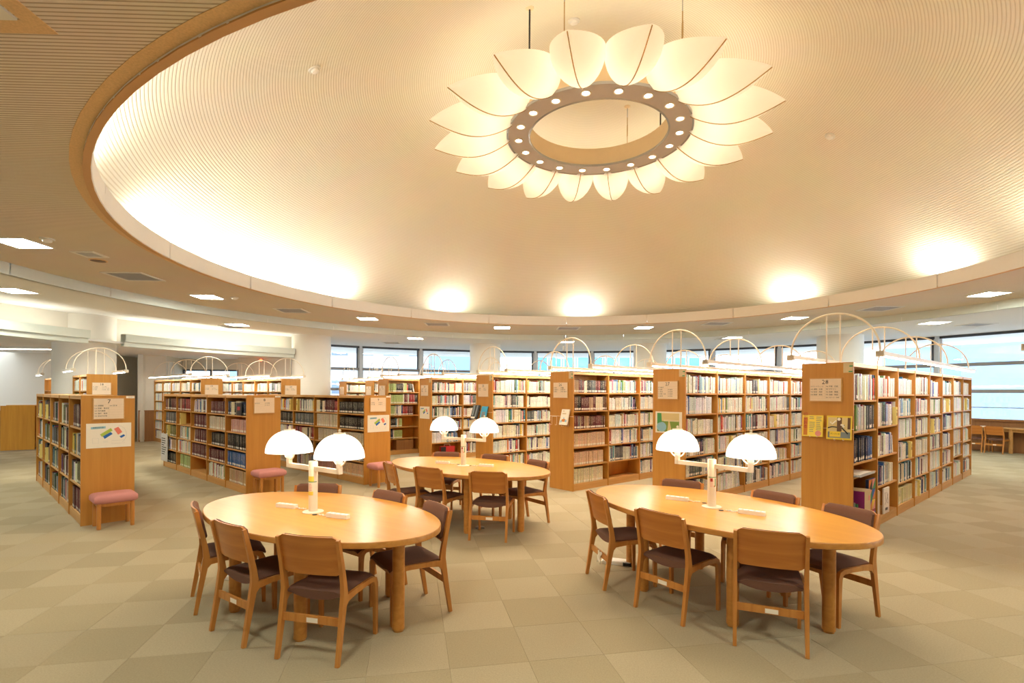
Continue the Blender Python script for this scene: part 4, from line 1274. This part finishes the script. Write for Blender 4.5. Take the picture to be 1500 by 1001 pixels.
for b in ALLB[:LIM]:
    o = link('book', UB)
    o.matrix_world = b['M'] @ Matrix.Diagonal((b['th'], b['dep'], b['h'], 1))
    o.color = tuple(lin(v) for v in b['c']) + (1,)
    nr = nrows[(b['case'], b['bay'])]
    tag(o, '%s %s, %s from near end, %s, %s bay, bookcase %s' % (cname(b['c']), 'bound volume' if b['set'] else 'book', ORD[min(b['i'], len(ORD) - 1)], ROWW(b['row'], nr), ORD[b['bay']], b['case']), 'book',
        'books on %s of bay %s, bookcase %s' % (ROWW(b['row'], nr), ORD[b['bay']], b['case']))
    link('page_block', PB, o)
    link('spine_label', LB, o)
# all the other books: one object
vs, fs, cols, uvs = [], [], [], []
LABC = (lin(232), lin(230), lin(218), 1)
for k, b in enumerate(ALLB[LIM:]):
    Mx = b['M']
    col = tuple(lin(v) for v in b['c']) + (1,)
    def bx(x0, x1, y0, y1, z0, z1, c, spine):
        n0 = len(vs)
        for p in [(x0, y0, z0), (x1, y0, z0), (x1, y1, z0), (x0, y1, z0), (x0, y0, z1), (x1, y0, z1), (x1, y1, z1), (x0, y1, z1)]:
            vs.append((Mx @ Vector(p))[:])
        for fi, f in enumerate([(4, 5, 6, 7), (0, 1, 5, 4), (1, 2, 6, 5), (3, 0, 4, 7)]):
            fs.append(tuple(i + n0 for i in f)); cols.extend([c] * 4)
            if fi == 1 and spine:
                uvs.extend([(k + .01, 0), (k + .99, 0), (k + .99, 1), (k + .01, 1)])
            else: uvs.extend(UV0)
    bx(0, b['th'], 0, b['dep'], 0, b['h'], col, True)
    bx(.08 * b['th'], .92 * b['th'], -.0008, 0, .016, .046, LABC, False)
me = bpy.data.meshes.new('shelved_books')
me.from_pydata(vs, [], fs)
me.materials.append(M['book_attr'])
at = me.attributes.new('Col', 'FLOAT_COLOR', 'CORNER')
at.data.foreach_set('color', np.array(cols, dtype=np.float32).ravel())
uvl = me.uv_layers.new(name='uv')
uvl.data.foreach_set('uv', np.array(uvs, dtype=np.float32).ravel())
o = link('books', me)
o['kind'] = 'stuff'
tag(o, 'rows of small books on the far shelves of all the bookcases', 'books')

# yellow index markers standing among the books
def case_pt(name, x, yin, z):
    root, s, n, Hh = CASE_O[name]
    return CASE_M[name] @ Vector((x, s * yin, z)), root.rotation_euler.z, s
mk_me = MB().box(-.028, .028, -.006, .10, 0, .245).mesh('card', M['marker'])
mk_tx = text_mesh('分\n類', .05, 'lettering', M['ink'], 'CENTER')
def marker(name, bay, row, fx, label):
    z = BAYROWS[name][bay][row]
    p, rz, s = case_pt(name, (bay + fx) * BW, 0, z + .001)
    t = thing('index_marker', label, 'index marker', p, rz + (0 if s == 1 else PI), 'yellow index markers')
    link('card', mk_me, t)
    link('lettering', mk_tx, t, (0, -.0066, .165), (PI / 2, 0, 0))
for k, (c, b, r_, fx) in enumerate(MARKS):
    nr = len(BAYROWS[c][b]) - 1
    marker(c, b, r_, fx, 'yellow index marker with dark characters, %s, %s bay, bookcase signed %s' % (ROWW(r_, nr), ORD[b], c))

# special things on the shelves of bookcase twenty-eight
def on_shelf(name, label, cat, x, yin, z, case='twenty-eight', rot=0, group=None):
    p, rz, s = case_pt(case, x, yin, z)
    return thing(name, label, cat, p, rz + (0 if s == 1 else PI) + rot, group)
t = on_shelf('archive_box', 'large tan slipcase on the bottom shelf next to the end panel of bookcase twenty-eight', 'box', .40, .02, .121)
part('case', MB().box(-.06, .17, -.05, .2, 0, .42), M['tan'], t)
part('side_sheet', MB().box(-.062, -.06, -.048, .19, .2, .41), M['purple'], t)
part('label_patch', MB().box(.08, .15, -.051, -.05, .29, .35), M['pinkc'], t)
t = on_shelf('patterned_book', 'upright book with a pattern of coloured triangles on the bottom shelf of bookcase twenty-eight', 'book', .63, .005, .121)
part('cover', MB().box(0, .28, .0, .035, 0, .52).box(-.58, 0, .245, .262, 0, .56), M['navy'], t)
cols_ = ['yellow', 'black', 'pinkc', 'red', 'green', 'mblue', 'wpaper', 'oran']
def tri(x0, z0, y, dx, dz, flip, m_):
    a_, b_, c_, d_ = (x0 + .002, y, z0 + .002), (x0 + dx - .002, y, z0 + .002), (x0 + dx - .002, y, z0 + dz - .002), (x0 + .002, y, z0 + dz - .002)
    part('triangle', MB().add([a_, b_, c_] if flip else [a_, c_, d_], [(0, 1, 2)]), m_, t)
for a in range(2):
    for b2 in range(4):
        for f_ in (0, 1): tri(a * .14, b2 * .13, -.0008, .14, .13, f_, M[cols_[(a * 3 + b2 * 5 + f_ * 2) % 8]])
for a in range(4):
    for f_ in (0, 1): tri(-.58 + a * .145, .42, .2442, .145, .138, f_, M[cols_[(a * 3 + f_ * 5 + 2) % 8]])
for lab, x, w_, h_, d_, m_ in (('low crimson book leaning space beside the end panel on the bottom shelf of bookcase twenty-eight', .045, .05, .235, .2, 'red'), ('purple book beside the crimson one on the bottom shelf of bookcase twenty-eight', .105, .035, .34, .19, 'purple'),
                           ('dark grey album beside the purple book on the bottom shelf of bookcase twenty-eight', .148, .055, .29, .2, 'grey'), ('white album with dark lettering on the bottom shelf of bookcase twenty-eight', .21, .05, .22, .18, 'wpaper'), ('green folder on the bottom shelf of bookcase twenty-eight', .268, .045, .26, .18, 'green')):
    t = on_shelf('large_book', lab, 'book', x, .03, .121, group='large books on the bottom shelf of bookcase twenty-eight')
    part('cover', MB().box(0, w_, 0, .012, 0, h_).box(0, .004, .012, d_, 0, h_).box(w_ - .004, w_, .012, d_, 0, h_), M[m_], t)
    part('page_block', MB().box(.005, w_ - .005, .013, d_ - .006, .004, h_ - .006), M['paper'], t)
t = on_shelf('sloped_tray', 'grey metal paper tray jutting out on the thin second shelf of bookcase twenty-eight', 'tray', .35, -.05, .735)
part('tray', MB().box(-.28, .30, .0, .26, 0, .012).box(-.28, .30, -.004, 0, 0, .03), M['grille'], t)
part('papers', MB().box(-.22, .25, .02, .24, .0125, .024), M['wpaper'], t)
for i, (x, w_, h_, m_, lab) in enumerate(((1.05, .03, .34, 'wpaper', 'thin white album first on the bottom shelf of the second bay, bookcase twenty-eight'), (1.09, .035, .32, 'grey', 'grey album second on the bottom shelf of the second bay, bookcase twenty-eight'), (1.14, .028, .33, 'wpaper', 'white folder third on the bottom shelf of the second bay, bookcase twenty-eight'), (1.18, .04, .31, 'tan', 'tan folder fourth on the bottom shelf of the second bay, bookcase twenty-eight'))):
    t = on_shelf('large_book', lab, 'book', x, .03, .121, group='large books on the bottom shelf of bookcase twenty-eight')
    part('cover', MB().box(0, w_, 0, .012, 0, h_).box(0, .004, .012, .2, 0, h_).box(w_ - .004, w_, .012, .2, 0, h_), M[m_], t)
    part('page_block', MB().box(.005, w_ - .005, .013, .194, .004, h_ - .006), M['paper'], t)
t = on_shelf('display_album', 'white album with a thin line drawing facing out, bottom shelf of the second bay', 'book', 1.27, .0, .121)
part('cover', MB().box(0, .26, 0, .016, 0, .34), M['wpaper'], t)
part('line_drawing', MB().tube([(.05, -.001, .28), (.1, -.001, .16), (.2, -.001, .12), (.15, -.001, .27), (.05, -.001, .28)], .0012, 4).tube([(.06, -.001, .12), (.2, -.001, .25)], .0012, 4), M['ink'], t)
part('caption', MB().box(.07, .1, -.0008, 0, .04, .075).box(.11, .14, -.0008, 0, .04, .075).box(.15, .18, -.0008, 0, .04, .075), M['ink'], t)
t = on_shelf('red_folder_case', 'dark red carry case with a handle on the lowest shelf of bookcase twenty-four', 'case', .52, .03, .121, 'twenty-four')
part('body', MB().box(-.2, .22, 0, .08, 0, .21), M['red'], t)
part('dark_side', MB().box(-.2, -.05, -.002, 0, .01, .20), M['black'], t)
part('handle', MB().tube([(-.08, .04, .21), (-.07, .04, .26), (.09, .04, .26), (.1, .04, .21)], .01, 8), M['cream'], t)
t = on_shelf('wooden_file_box', 'brown wooden file box on the lowest shelf of bookcase twenty-three', 'box', .5, .015, .121, 'twenty-three')
part('front', MB().box(-.22, .3, 0, .02, 0, .27), M['wainscot'], t)
part('side', MB().box(-.22, -.2, .02, .22, 0, .27).box(.28, .3, .02, .22, 0, .27), M['wainscot'], t)
t = on_shelf('book_row_sign', 'large black faced magazine stood facing out on a shelf of bookcase eight', 'magazine', .32, .0, BAYROWS['eight'][0][4], 'eight')
part('cover', MB().box(-.13, .1, 0, .012, .001, .21), M['black'], t)
part('picture', MB().box(-.09, .03, -.0008, 0, .09, .15), M['redink'], t)
t = on_shelf('poster_board', 'pale grey printed board leaning at the far end of bookcase eight', 'board', 4.75, -.012, .13, 'eight')
part('board', MB().box(-.25, .25, -.012, 0, 0, .62), M['grille'], t)
bm = MB()
for r_ in range(8): bm.box(-.2, R.uniform(0, .2), -.0128, -.012, .5 - r_ * .05, .52 - r_ * .05)
part('print', bm, M['ink'], t)

# ------------------------------------------------------------------ tables
TT = .735
def table(label, cx, cy, deg, a, b, legs):
    t = thing('reading_table', label, 'table', (cx, cy, 0), rad(deg), 'oval reading tables')
    n = 72
    prof = [(-.012, TT - .045), (0, TT - .038), (0, TT - .006), (-.002, TT - .002), (-.006, TT)]
    vs, fs = [], []
    for off, z in prof:
        vs += [((a + off) * math.cos(2 * PI * k / n), (b + off) * math.sin(2 * PI * k / n), z) for k in range(n)]
    for i in range(len(prof) - 1):
        for k in range(n):
            fs.append((i * n + k, i * n + (k + 1) % n, (i + 1) * n + (k + 1) % n, (i + 1) * n + k))
    mb = MB().add(vs, fs, mi=1)
    mb.add(vs[-n:], [tuple(range(n))]); mb.add(vs[:n], [tuple(range(n - 1, -1, -1))], mi=1)
    part('table_top', mb, [M['table'], M['tableedge']], t, 40)
    lg = MB().cyl(0, 0, 0, .012, .036, 16).cyl(0, 0, .012, TT - .045, .044, 20, bev=.004).mesh('leg', M['tableedge'], 40)
    for x, y in legs:
        link('leg', lg, t, (x, y, 0))
    ap = MB()
    for s1 in (-1, 1):
        ap.box(-.42, .42, s1 * .36 - .012, s1 * .36 + .012, TT - .115, TT - .045)
    part('apron', ap, M['tableedge'], t)
    return t
LEGS = [(-.38, -.45), (.46, -.45), (-.46, .45), (.38, .45), (.91, .03), (-.91, -.03)]
T1 = ((-1.575, 4.24), -34); T2 = ((1.735, 4.50), -55); T3 = ((-.61, 7.02), -39)
table('oval wooden reading table with a two-shade lamp, in front of bookcase signed eight', *T1[0], T1[1], 1.20, .665, LEGS)
table('oval wooden reading table with a two-shade lamp, in front of bookcase signed twenty-eight', *T2[0], T2[1], 1.235, .715, LEGS)
table('oval wooden reading table in the middle, farthest of the three, before bookcase twenty-five', *T3[0], T3[1], 1.28, .71, LEGS)

# ------------------------------------------------------------------ table lamps
def lamp(label, x, y, deg, paper):
    t = thing('table_lamp', label, 'table lamp', (x, y, TT + .0005), rad(deg), 'two-shade table lamps')
    part('base', MB().lathe([(.082, 0), (.082, .005), (.076, .009), (.036, .011)], 32), M['cream'], t, 40)
    pl = part('pole', MB().lathe([(.035, .011), (.035, .405), (.031, .41)], 28), M['cream'], t, 40)
    st = MB().lathe([(.0355, .17), (.0355, .26)], 20, cap=False, a0=rad(-160) - rad(deg), a1=rad(-20) - rad(deg))
    part('sticker', st, M['wpaper'], pl, 60, 'white printed sticker around the pole')
    q0 = -90 - deg
    if paper == 'yellow':
        part('sticker_band', MB().lathe([(.0358, .25), (.0358, .292)], 14, cap=False, a0=rad(q0 - 60), a1=rad(q0 + 30)).lathe([(.0358, .14), (.0358, .17)], 14, cap=False, a0=rad(q0 - 60), a1=rad(q0 + 20)), M['ylw2'], pl, 60, 'yellow band of the sticker')
        part('sticker_band', MB().lathe([(.0359, .244), (.0359, .250)], 14, cap=False, a0=rad(q0 - 70), a1=rad(q0 + 70)), M['green'], pl, 60, 'green line of the sticker')
    else:
        part('sticker_band', MB().lathe([(.0358, .256), (.0358, .262)], 14, cap=False, a0=rad(q0 - 70), a1=rad(q0 + 70)).lathe([(.0358, .18), (.0358, .25)], 6, cap=False, a0=rad(q0 + 20), a1=rad(q0 + 36)), M['green'], pl, 60, 'green line of the sticker')
        part('sticker_mark', MB().lathe([(.0359, .222), (.0359, .25)], 5, cap=False, a0=rad(q0 - 42), a1=rad(q0 - 10)), M['redink'], pl, 60, 'red cross mark on the sticker')
        part('sticker_mark', MB().lathe([(.0359, .175), (.0359, .19)], 5, cap=False, a0=rad(q0 + 4), a1=rad(q0 + 18)), M['oran'], pl, 60)
    txt = MB()
    for r_ in range(5): txt.lathe([(.0359, .178 + r_ * .012), (.0359, .182 + r_ * .012)], 6, cap=False, a0=rad(q0 - 45), a1=rad(q0 + R.uniform(-10, 10)))
    part('sticker_text', txt, M['pinkc'], pl)
    for s in (-1, 1):
        part('arm', MB().box(min(s * .03, s * .335), max(s * .03, s * .335), -.017, .017, .335, .37).box(s * .335 - .017, s * .335 + .017, -.017, .017, .335, .405), M['cream'], t)
        X = s * .335
        so = part('socket', MB().lathe([(.022, .405), (.022, .41), (.026, .414), (.026, .475), (.02, .48)], 18, Matrix.Translation((X, 0, 0))), M['plastic'], t, 40)
        gp = [(X + .075 * math.cos(a), 0, .468 + .07 * math.sin(a)) for a in [PI + PI * k / 14 for k in range(15)]]
        part('guard_hoop', MB().tube(gp, .006, 6), M['cream'], so, 60)
        rr = .188
        prof = [(rr - .004, .46)] + [(rr * math.cos(rad(q)) ** .93, .46 + .185 * math.sin(rad(q))) for q in range(0, 81, 8)] + [(.045, .6455)]
        sh = part('shade', MB().lathe(prof, 40, Matrix.Translation((X, 0, 0)), cap=False), M['shade'], t, 60, 'glowing white opal dome shade')
        part('cap', MB().lathe([(.046, .644), (.046, .652), (.012, .655), (.008, .662), (.012, .67), (.006, .68), (.001, .681)], 18, Matrix.Translation((X, 0, 0)), cap=False), M['cream'], sh, 40)
        w = Matrix.Translation((x, y, TT)) @ Matrix.Rotation(rad(deg), 4, 'Z') @ Vector((X, 0, .50))
        light('lamp_bulb', 'POINT', w, L_BULB, (1, .78, .48), .04)
    return t
lamp('cream two-armed table lamp with glowing dome shades on the table before bookcase eight', -1.60, 4.24, -35, 'yellow')
lamp('cream two-armed table lamp with glowing dome shades on the table before bookcase twenty-eight', 1.715, 4.50, -50, 'red')
lamp('small looking cream two-armed lamp with glowing shades on the middle table', -.64, 6.98, -32, 'red')

# power strips with cords on the tables
def strip(label, px, py, deg, rev):
    v = (py - 576.5 - .005 * (px - 750)); Y = 770 * (H - TT) / v; X = (px - 750) / 770 * Y
    t = thing('power_strip', label, 'power strip', (X, Y, TT + .0005), rad(deg), 'power strips on the tables')
    part('body', MB().box(-.1, .1, -.022, .022, 0, .03).box(-.098, .098, -.02, .02, .03, .033), M['plastic'], t)
    sl = MB()
    for k in range(4):
        for yy in (-.007, .007): sl.box(-.075 + k * .045, -.06 + k * .045, yy - .002, yy + .002, .033, .0335)
    part('socket_slots', sl, M['black'], t)
    s = -1 if rev else 1
    part('cord', MB().tube([(s * .1, 0, .012), (s * .125, .012, .006), (s * .14, -.014, .006), (s * .165, .016, .006), (s * .18, -.004, .006), (s * .20, .01, .006)], .005, 6), M['plastic'], t)
    part('grommet', MB().lathe([(.02, .0), (.02, .003), (.001, .003)], 14, Matrix.Translation((s * .235, .0, 0)), cap=False), M['black'], t)
strip('white power strip beyond the lamp on the table before bookcase eight', 421, 744, -22, False)
strip('white power strip on the near side of the lamp on the table before bookcase eight', 496, 759, -24, True)
strip('white power strip beyond the lamp on the table before bookcase twenty-eight', 993, 733, -32, False)
strip('white power strip on the near side of the lamp on the table before bookcase twenty-eight', 1102, 754, -36, True)
strip('white power strip beyond the lamp on the middle table', 649, 679.5, -18, False)
strip('white power strip on the near side of the lamp on the middle table', 713, 684, -20, True)

# ------------------------------------------------------------------ chairs
def make_chair(label, group):
    t = thing('reading_chair', label, 'chair', (0, 0, 0), 0, group)
    hw = .216
    # rear legs run on as back posts
    rp = [(0, .0, 0), (0, .024, .14), (0, .048, .28), (0, .066, .385), (0, .072, .43), (0, .064, .50), (0, .040, .62), (0, .010, .74), (0, -.001, .785)]
    rw = [.024, .025, .027, .028, .028, .027, .025, .023, .022]
    rd = [.026, .032, .038, .046, .046, .038, .032, .027, .022]
    fp = [(0, .066, .375), (0, .100, .392), (0, .2, .400), (0, .34, .404), (0, .425, .402), (0, .455, .388), (0, .468, .355), (0, .470, .30), (0, .474, .15), (0, .476, 0)]
    fd = [.07, .046, .036, .034, .036, .042, .042, .036, .032, .026]
    for s in (-1, 1):
        S = Matrix.Translation((s * hw, 0, 0))
        m1 = MB().sweep(rp, rw, rd)
        m1.v = [tuple(S @ Vector(p)) for p in m1.v]
        part('leg', m1, M['chair'], t, 40)
        m2 = MB().sweep(fp, .024, fd)
        m2.v = [tuple(S @ Vector(p)) for p in m2.v]
        part('leg', m2, M['chair'], t, 40)
    part('front_rail', MB().box(-hw + .012, hw - .012, .44, .458, .345, .385), M['chair'], t)
    st = part('stretcher', MB().box(-hw + .012, hw - .012, .038, .054, .232, .282), M['chair'], t)
    part('paper_tag', MB().box(-.03, .05, .0365, .038, .238, .268), M['wpaper'], st, None, 'small white inventory tag')
    def top(u, v):
        x = (u - .5) * .416; y = .075 + v * .42
        ex = abs(2 * u - 1); ey = abs(2 * v - 1)
        z = .442 - .016 * max(0, ex - .72) ** 1.5 / .15 - .012 * max(0, 1 - v / .10) - .03 * max(0, (v - .86) / .14) ** 2 - .010 * (1 - ex * ex) * (1 - ey)
        k = 1 - .04 * max(0, ey - .85) / .15
        return (x * k, y, z)
    def bot(u, v):
        p = top(u, v); ex = abs(2 * u - 1)
        return (p[0] * .985, .075 + (p[1] - .075) * .985 + .003, min(p[2] - .012, .412 - .040 * (1 - ex ** 2.2) * (1 - .35 * v) - .002))
    part('seat', MB().grid(top, 14, 10, bot), M['brown'], t, 50)
    # curved plywood back with the cushion on its front
    def back(off, inset, zlo, zhi):
        def f(u, v):
            x = (u - .5) * (2 * hw - .012 - 2 * inset)
            z = zlo + (zhi - zlo) * v
            cu = abs(2 * u - 1); cv = abs(2 * v - 1)
            if cu > .86 and cv > .8:      # rounded corners
                q = (cu - .86) / .14; r = (cv - .8) / .2
                z = z - math.copysign(.02 * q * q * r, 2 * v - 1)
            y = .066 - (z - .5) * .215 - .026 * (1 - (2 * u - 1) ** 2) + off
            return (x, y, z)
        return f
    part('backrest', MB().grid(back(.0, 0, .545, .800), 14, 8, back(.014, 0, .545, .800)), M['ply'], t, 50)
    part('back_cushion', MB().grid(back(.0145, .012, .56, .803), 14, 8, back(.032, .02, .565, .796)), M['brown'], t, 60)
    return t
def ch_at(root, x, y, face):
    root.location = (x, y, 0); root.rotation_euler = (0, 0, rad(face - 90))
CH_L = [
    ((-2.50, 4.20, 34), 'chair seen side on at the end of the table before bookcase eight'),
    ((-1.94, 3.63, 55), 'chair seen from behind, second of the near row at the table before bookcase eight'),
    ((-1.28, 3.30, 76), 'nearest chair, reddest back, third of the near row at the table before bookcase eight'),
    ((-.67, 4.22, -145), 'chair with its whole side showing at the open end of the table before bookcase eight'),
    ((-1.90, 5.08, -88), 'chair of which only a brown cushion shows beyond the lamp, table before bookcase eight'),
    ((-1.21, 4.66, -128), 'chair showing only a brown cushion beyond the table end, table before bookcase eight'),
    ((.76, 4.75, 12), 'chair with a white rag tied to its stretcher at the table before bookcase twenty-eight'),
    ((1.15, 4.04, 38), 'chair seen from behind, middle of the near row at the table before bookcase twenty-eight'),
    ((1.73, 3.51, 67), 'largest chair seen squarely from behind at the table before bookcase twenty-eight'),
    ((1.72, 5.42, -125), 'chair whose brown cushion shows beyond the dome lamp, in front of end panel twenty-seven'),
    ((2.21, 4.70, -146), 'chair whose brown cushion shows beside the lamp pole, table before bookcase twenty-eight'),
    ((2.62, 4.18, -155), 'chair whose brown cushion shows in front of end panel twenty-eight'),
    ((-1.58, 6.74, 30), 'chair next to the pink stool at the end of the middle table'),
    ((-1.02, 6.36, 57), 'chair seen from behind, second of the near row at the middle table'),
    ((-.25, 6.14, 79), 'chair seen squarely from behind, third of the near row at the middle table'),
    ((-1.02, 7.84, -100), 'chair whose cushion shows beyond the power strip of the middle table, below bookcase twenty-four'),
    ((-.30, 7.62, -115), 'chair whose cushion shows beyond the middle table, below bookcase twenty-five'),
    ((.33, 7.06, -143), 'chair with its side showing at the end of the middle table by bookcase twenty-six'),
]
TABS = [(T1, 1.20, .665), (T2, 1.235, .715), (T3, 1.28, .71)]
def clear_of_table(x, y, f):
    # draw the chair back until its cushion stands clear of the table edge
    for _ in range(60):
        hit = False
        for (c, deg), a, b in TABS:
            for lx, ly in ((-.19, .056), (0, .034), (.19, .056)):
                fx, fy = math.cos(rad(f)), math.sin(rad(f))
                px, py = x + fx * ly + fy * lx - c[0], y + fy * ly - fx * lx - c[1]
                e1 = px * math.cos(rad(deg)) + py * math.sin(rad(deg)); e2 = -px * math.sin(rad(deg)) + py * math.cos(rad(deg))
                if (e1 / (a + .002)) ** 2 + (e2 / (b + .002)) ** 2 < 1: hit = True
        if not hit: break
        x -= .01 * math.cos(rad(f)); y -= .01 * math.sin(rad(f))
    return x, y
c0 = None
for k, ((x, y, f), lab) in enumerate(CH_L):
    if c0 is None:
        c0 = make_chair(lab, 'wooden chairs around the reading tables'); r = c0
    else:
        r = dup(c0, label=lab)
    x, y = clear_of_table(x, y, f)
    ch_at(r, x, y, f)
    if k == 6: RAG = (x, y)
t = thing('white_rag', 'crumpled white rag hanging on the stretcher of a chair at the table before twenty-eight', 'rag', (RAG[0], RAG[1], 0), rad(12 - 90))
part('cloth', MB().grid(lambda u, v: (.03 + .07 * (u - .5) + .012 * math.sin(9 * v), .028 + .008 * math.sin(7 * u + 5 * v), .28 - .10 * v + .01 * math.sin(8 * u)), 6, 6, lambda u, v: (.03 + .07 * (u - .5) + .012 * math.sin(9 * v), .024 + .008 * math.sin(7 * u + 5 * v), .28 - .10 * v + .01 * math.sin(8 * u))), M['wpaper'], t, 60)
def flat(label, name, cat, px, py, deg, w, d, h, m):
    Y = 770 * H / (py - 576.5 - .005 * (px - 750)); X = (px - 750) / 770 * Y
    t = thing(name, label, cat, (X, Y, .0005), rad(deg))
    part('cover', MB().box(-w / 2, w / 2, -d / 2, d / 2, 0, h), M[m], t)
    part('top_sheet', MB().box(-w / 2 + .01, w / 2 - .01, -d / 2 + .01, d / 2 - .01, h, h + .003), M['white'], t)
    return t
flat('white flat outlet box on the carpet under the table before twenty-eight', 'floor_outlet', 'outlet box', 903, 825, -20, .26, .13, .03, 'plastic')
flat('small black adapter on the carpet beside the white outlet box', 'power_adapter', 'adapter', 920, 829, -15, .08, .06, .03, 'black')
flat('white flat outlet box on the carpet under the table before eight', 'floor_outlet', 'outlet box', 346, 848, -15, .16, .10, .03, 'plastic')
flat('small black adapter on the carpet behind a chair leg under the table before eight', 'power_adapter', 'adapter', 357, 852, -10, .09, .05, .025, 'black')
t = thing('floor_socket', 'round steel floor socket under the middle table', 'floor socket', (-.40, 6.62, .0003))
part('dish', MB().lathe([(.06, 0), (.06, .012), (.045, .018), (.001, .018)], 24, cap=False), M['steel'], t, 40)

# ------------------------------------------------------------------ pink stools in front of the low bookcases
def stool(label, x, y, deg):
    t = thing('padded_stool', label, 'stool', (x, y, 0), rad(deg), 'pink padded stools')
    w, d = .46, .37
    def f(sg):
        def g(u, v):
            a, b = 2 * u - 1, 2 * v - 1
            e = (1 - abs(a) ** 7) * (1 - abs(b) ** 7)
            kx = 1 - .04 * (1 - (1 - abs(b) ** 6)); ky = 1 - .04 * (1 - (1 - abs(a) ** 6))
            return (a * w / 2 * kx, b * d / 2 * ky, .365 + sg * (.024 + .034 * max(0, e) ** .45))
        return g
    part('seat', MB().grid(f(1), 18, 16, f(-1)), M['pink'], t, 60)
    lg = MB().lathe([(.020, 0), (.024, .01), (.024, .31), (.02, .325)], 16).mesh('leg', M['chair'], 40)
    for sx in (-1, 1):
        for sy in (-1, 1): link('leg', lg, t, (sx * (w / 2 - .06), sy * (d / 2 - .05), 0))
    x1, y1 = w / 2 - .06, d / 2 - .05
    part('rail', MB().box(-x1, x1, -y1 - .01, -y1 + .01, .275, .318).box(-x1, x1, y1 - .01, y1 + .01, .275, .318).box(-x1 - .01, -x1 + .01, -y1, y1, .275, .318).box(x1 - .01, x1 + .01, -y1, y1, .275, .318), M['chair'], t)
stool('pink padded stool with wooden legs against end panel seven', -5.04, 6.66, 47)
stool('pink padded stool with wooden legs against end panel eight', -4.02, 8.70, 47)
stool('pink padded stool with wooden legs against end panel nine, half behind a chair', -2.36, 9.62, 47)

# ------------------------------------------------------------------ carrels by the far wall
def carrel(label, x, y, deg):
    t = thing('study_carrel', label, 'carrel', (x, y, 0), rad(deg), 'study carrels along the wall')
    part('side_panel', MB().box(-.02, .02, -.36, .36, 0, 1.28), M['carrel'], t)
    part('side_panel', MB().box(-1.0, -.96, -.36, .36, 0, 1.28), M['carrel'], t)
    part('back_panel', MB().box(-.96, -.02, .33, .36, .1, 1.27), M['carrel'], t)
    part('desk_top', MB().box(-.96, -.02, -.30, .33, .70, .73), M['carrel'], t)
    part('book_ledge', MB().box(-.96, -.02, .05, .33, .40, .42), M['carrel'], t)
    part('foot', MB().box(-.025, .025, -.37, .37, 0, .012), M['steel'], t)
carrel('orange wooden study carrel with its side panel facing the room by the pale wall', -14.05, 14.95, -53)
carrel('orange wooden study carrel peeping out behind end panel seven by the wainscot', -12.62, 16.3, -53)

# ------------------------------------------------------------------ study counter along the windows with its chairs
cn = thing('study_counter', 'long wooden study counter along the windows beyond bookcase twenty-eight', 'counter', O)
a0, a1 = 21.0, 37.5
def arc_box(r0, r1, z0, z1, b0, b1, n=12):
    return MB().lathe([(r0, z0), (r1, z0), (r1, z1), (r0, z1), (r0, z0)], n, None, cap=False, a0=rad(b0), a1=rad(b1))
part('counter_top', arc_box(14.42, 15.0, .71, .745, a0, a1), M['shelf'], cn, 40)
part('front_board', arc_box(14.86, 14.9, 0, .71, a0, a1), M['wainscot'], cn, 40)
part('apron', arc_box(14.50, 14.53, .63, .71, a0, a1), M['shelf'], cn, 40)
for b in (21.3, 24.3, 29.5, 34.5):
    p = pol(14.52, b) - O
    part('leg', MB().cyl(p.x, p.y, 0, .71, .05, 14), M['shelf'], cn, 40)
bk = thing('magazine_stack', 'low stack of white magazines lying on the study counter', 'magazines', pol(14.7, 27.0, .746), rad(27 + 90))
part('stack', MB().box(-.28, .28, -.1, .1, 0, .012).box(-.26, .2, -.1, .09, .012, .022), M['wpaper'], bk)
for k, (ag, lab) in enumerate(((25.15, 'wooden chair pushed in at the window counter, nearer the window post'), (27.2, 'wooden chair pushed in at the window counter, half behind bookcase twenty-eight'))):
    p = pol(14.05, ag)
    r = dup(c0, label=lab)
    r['group'] = 'chairs at the window counter'
    ch_at(r, p.x, p.y, ag)
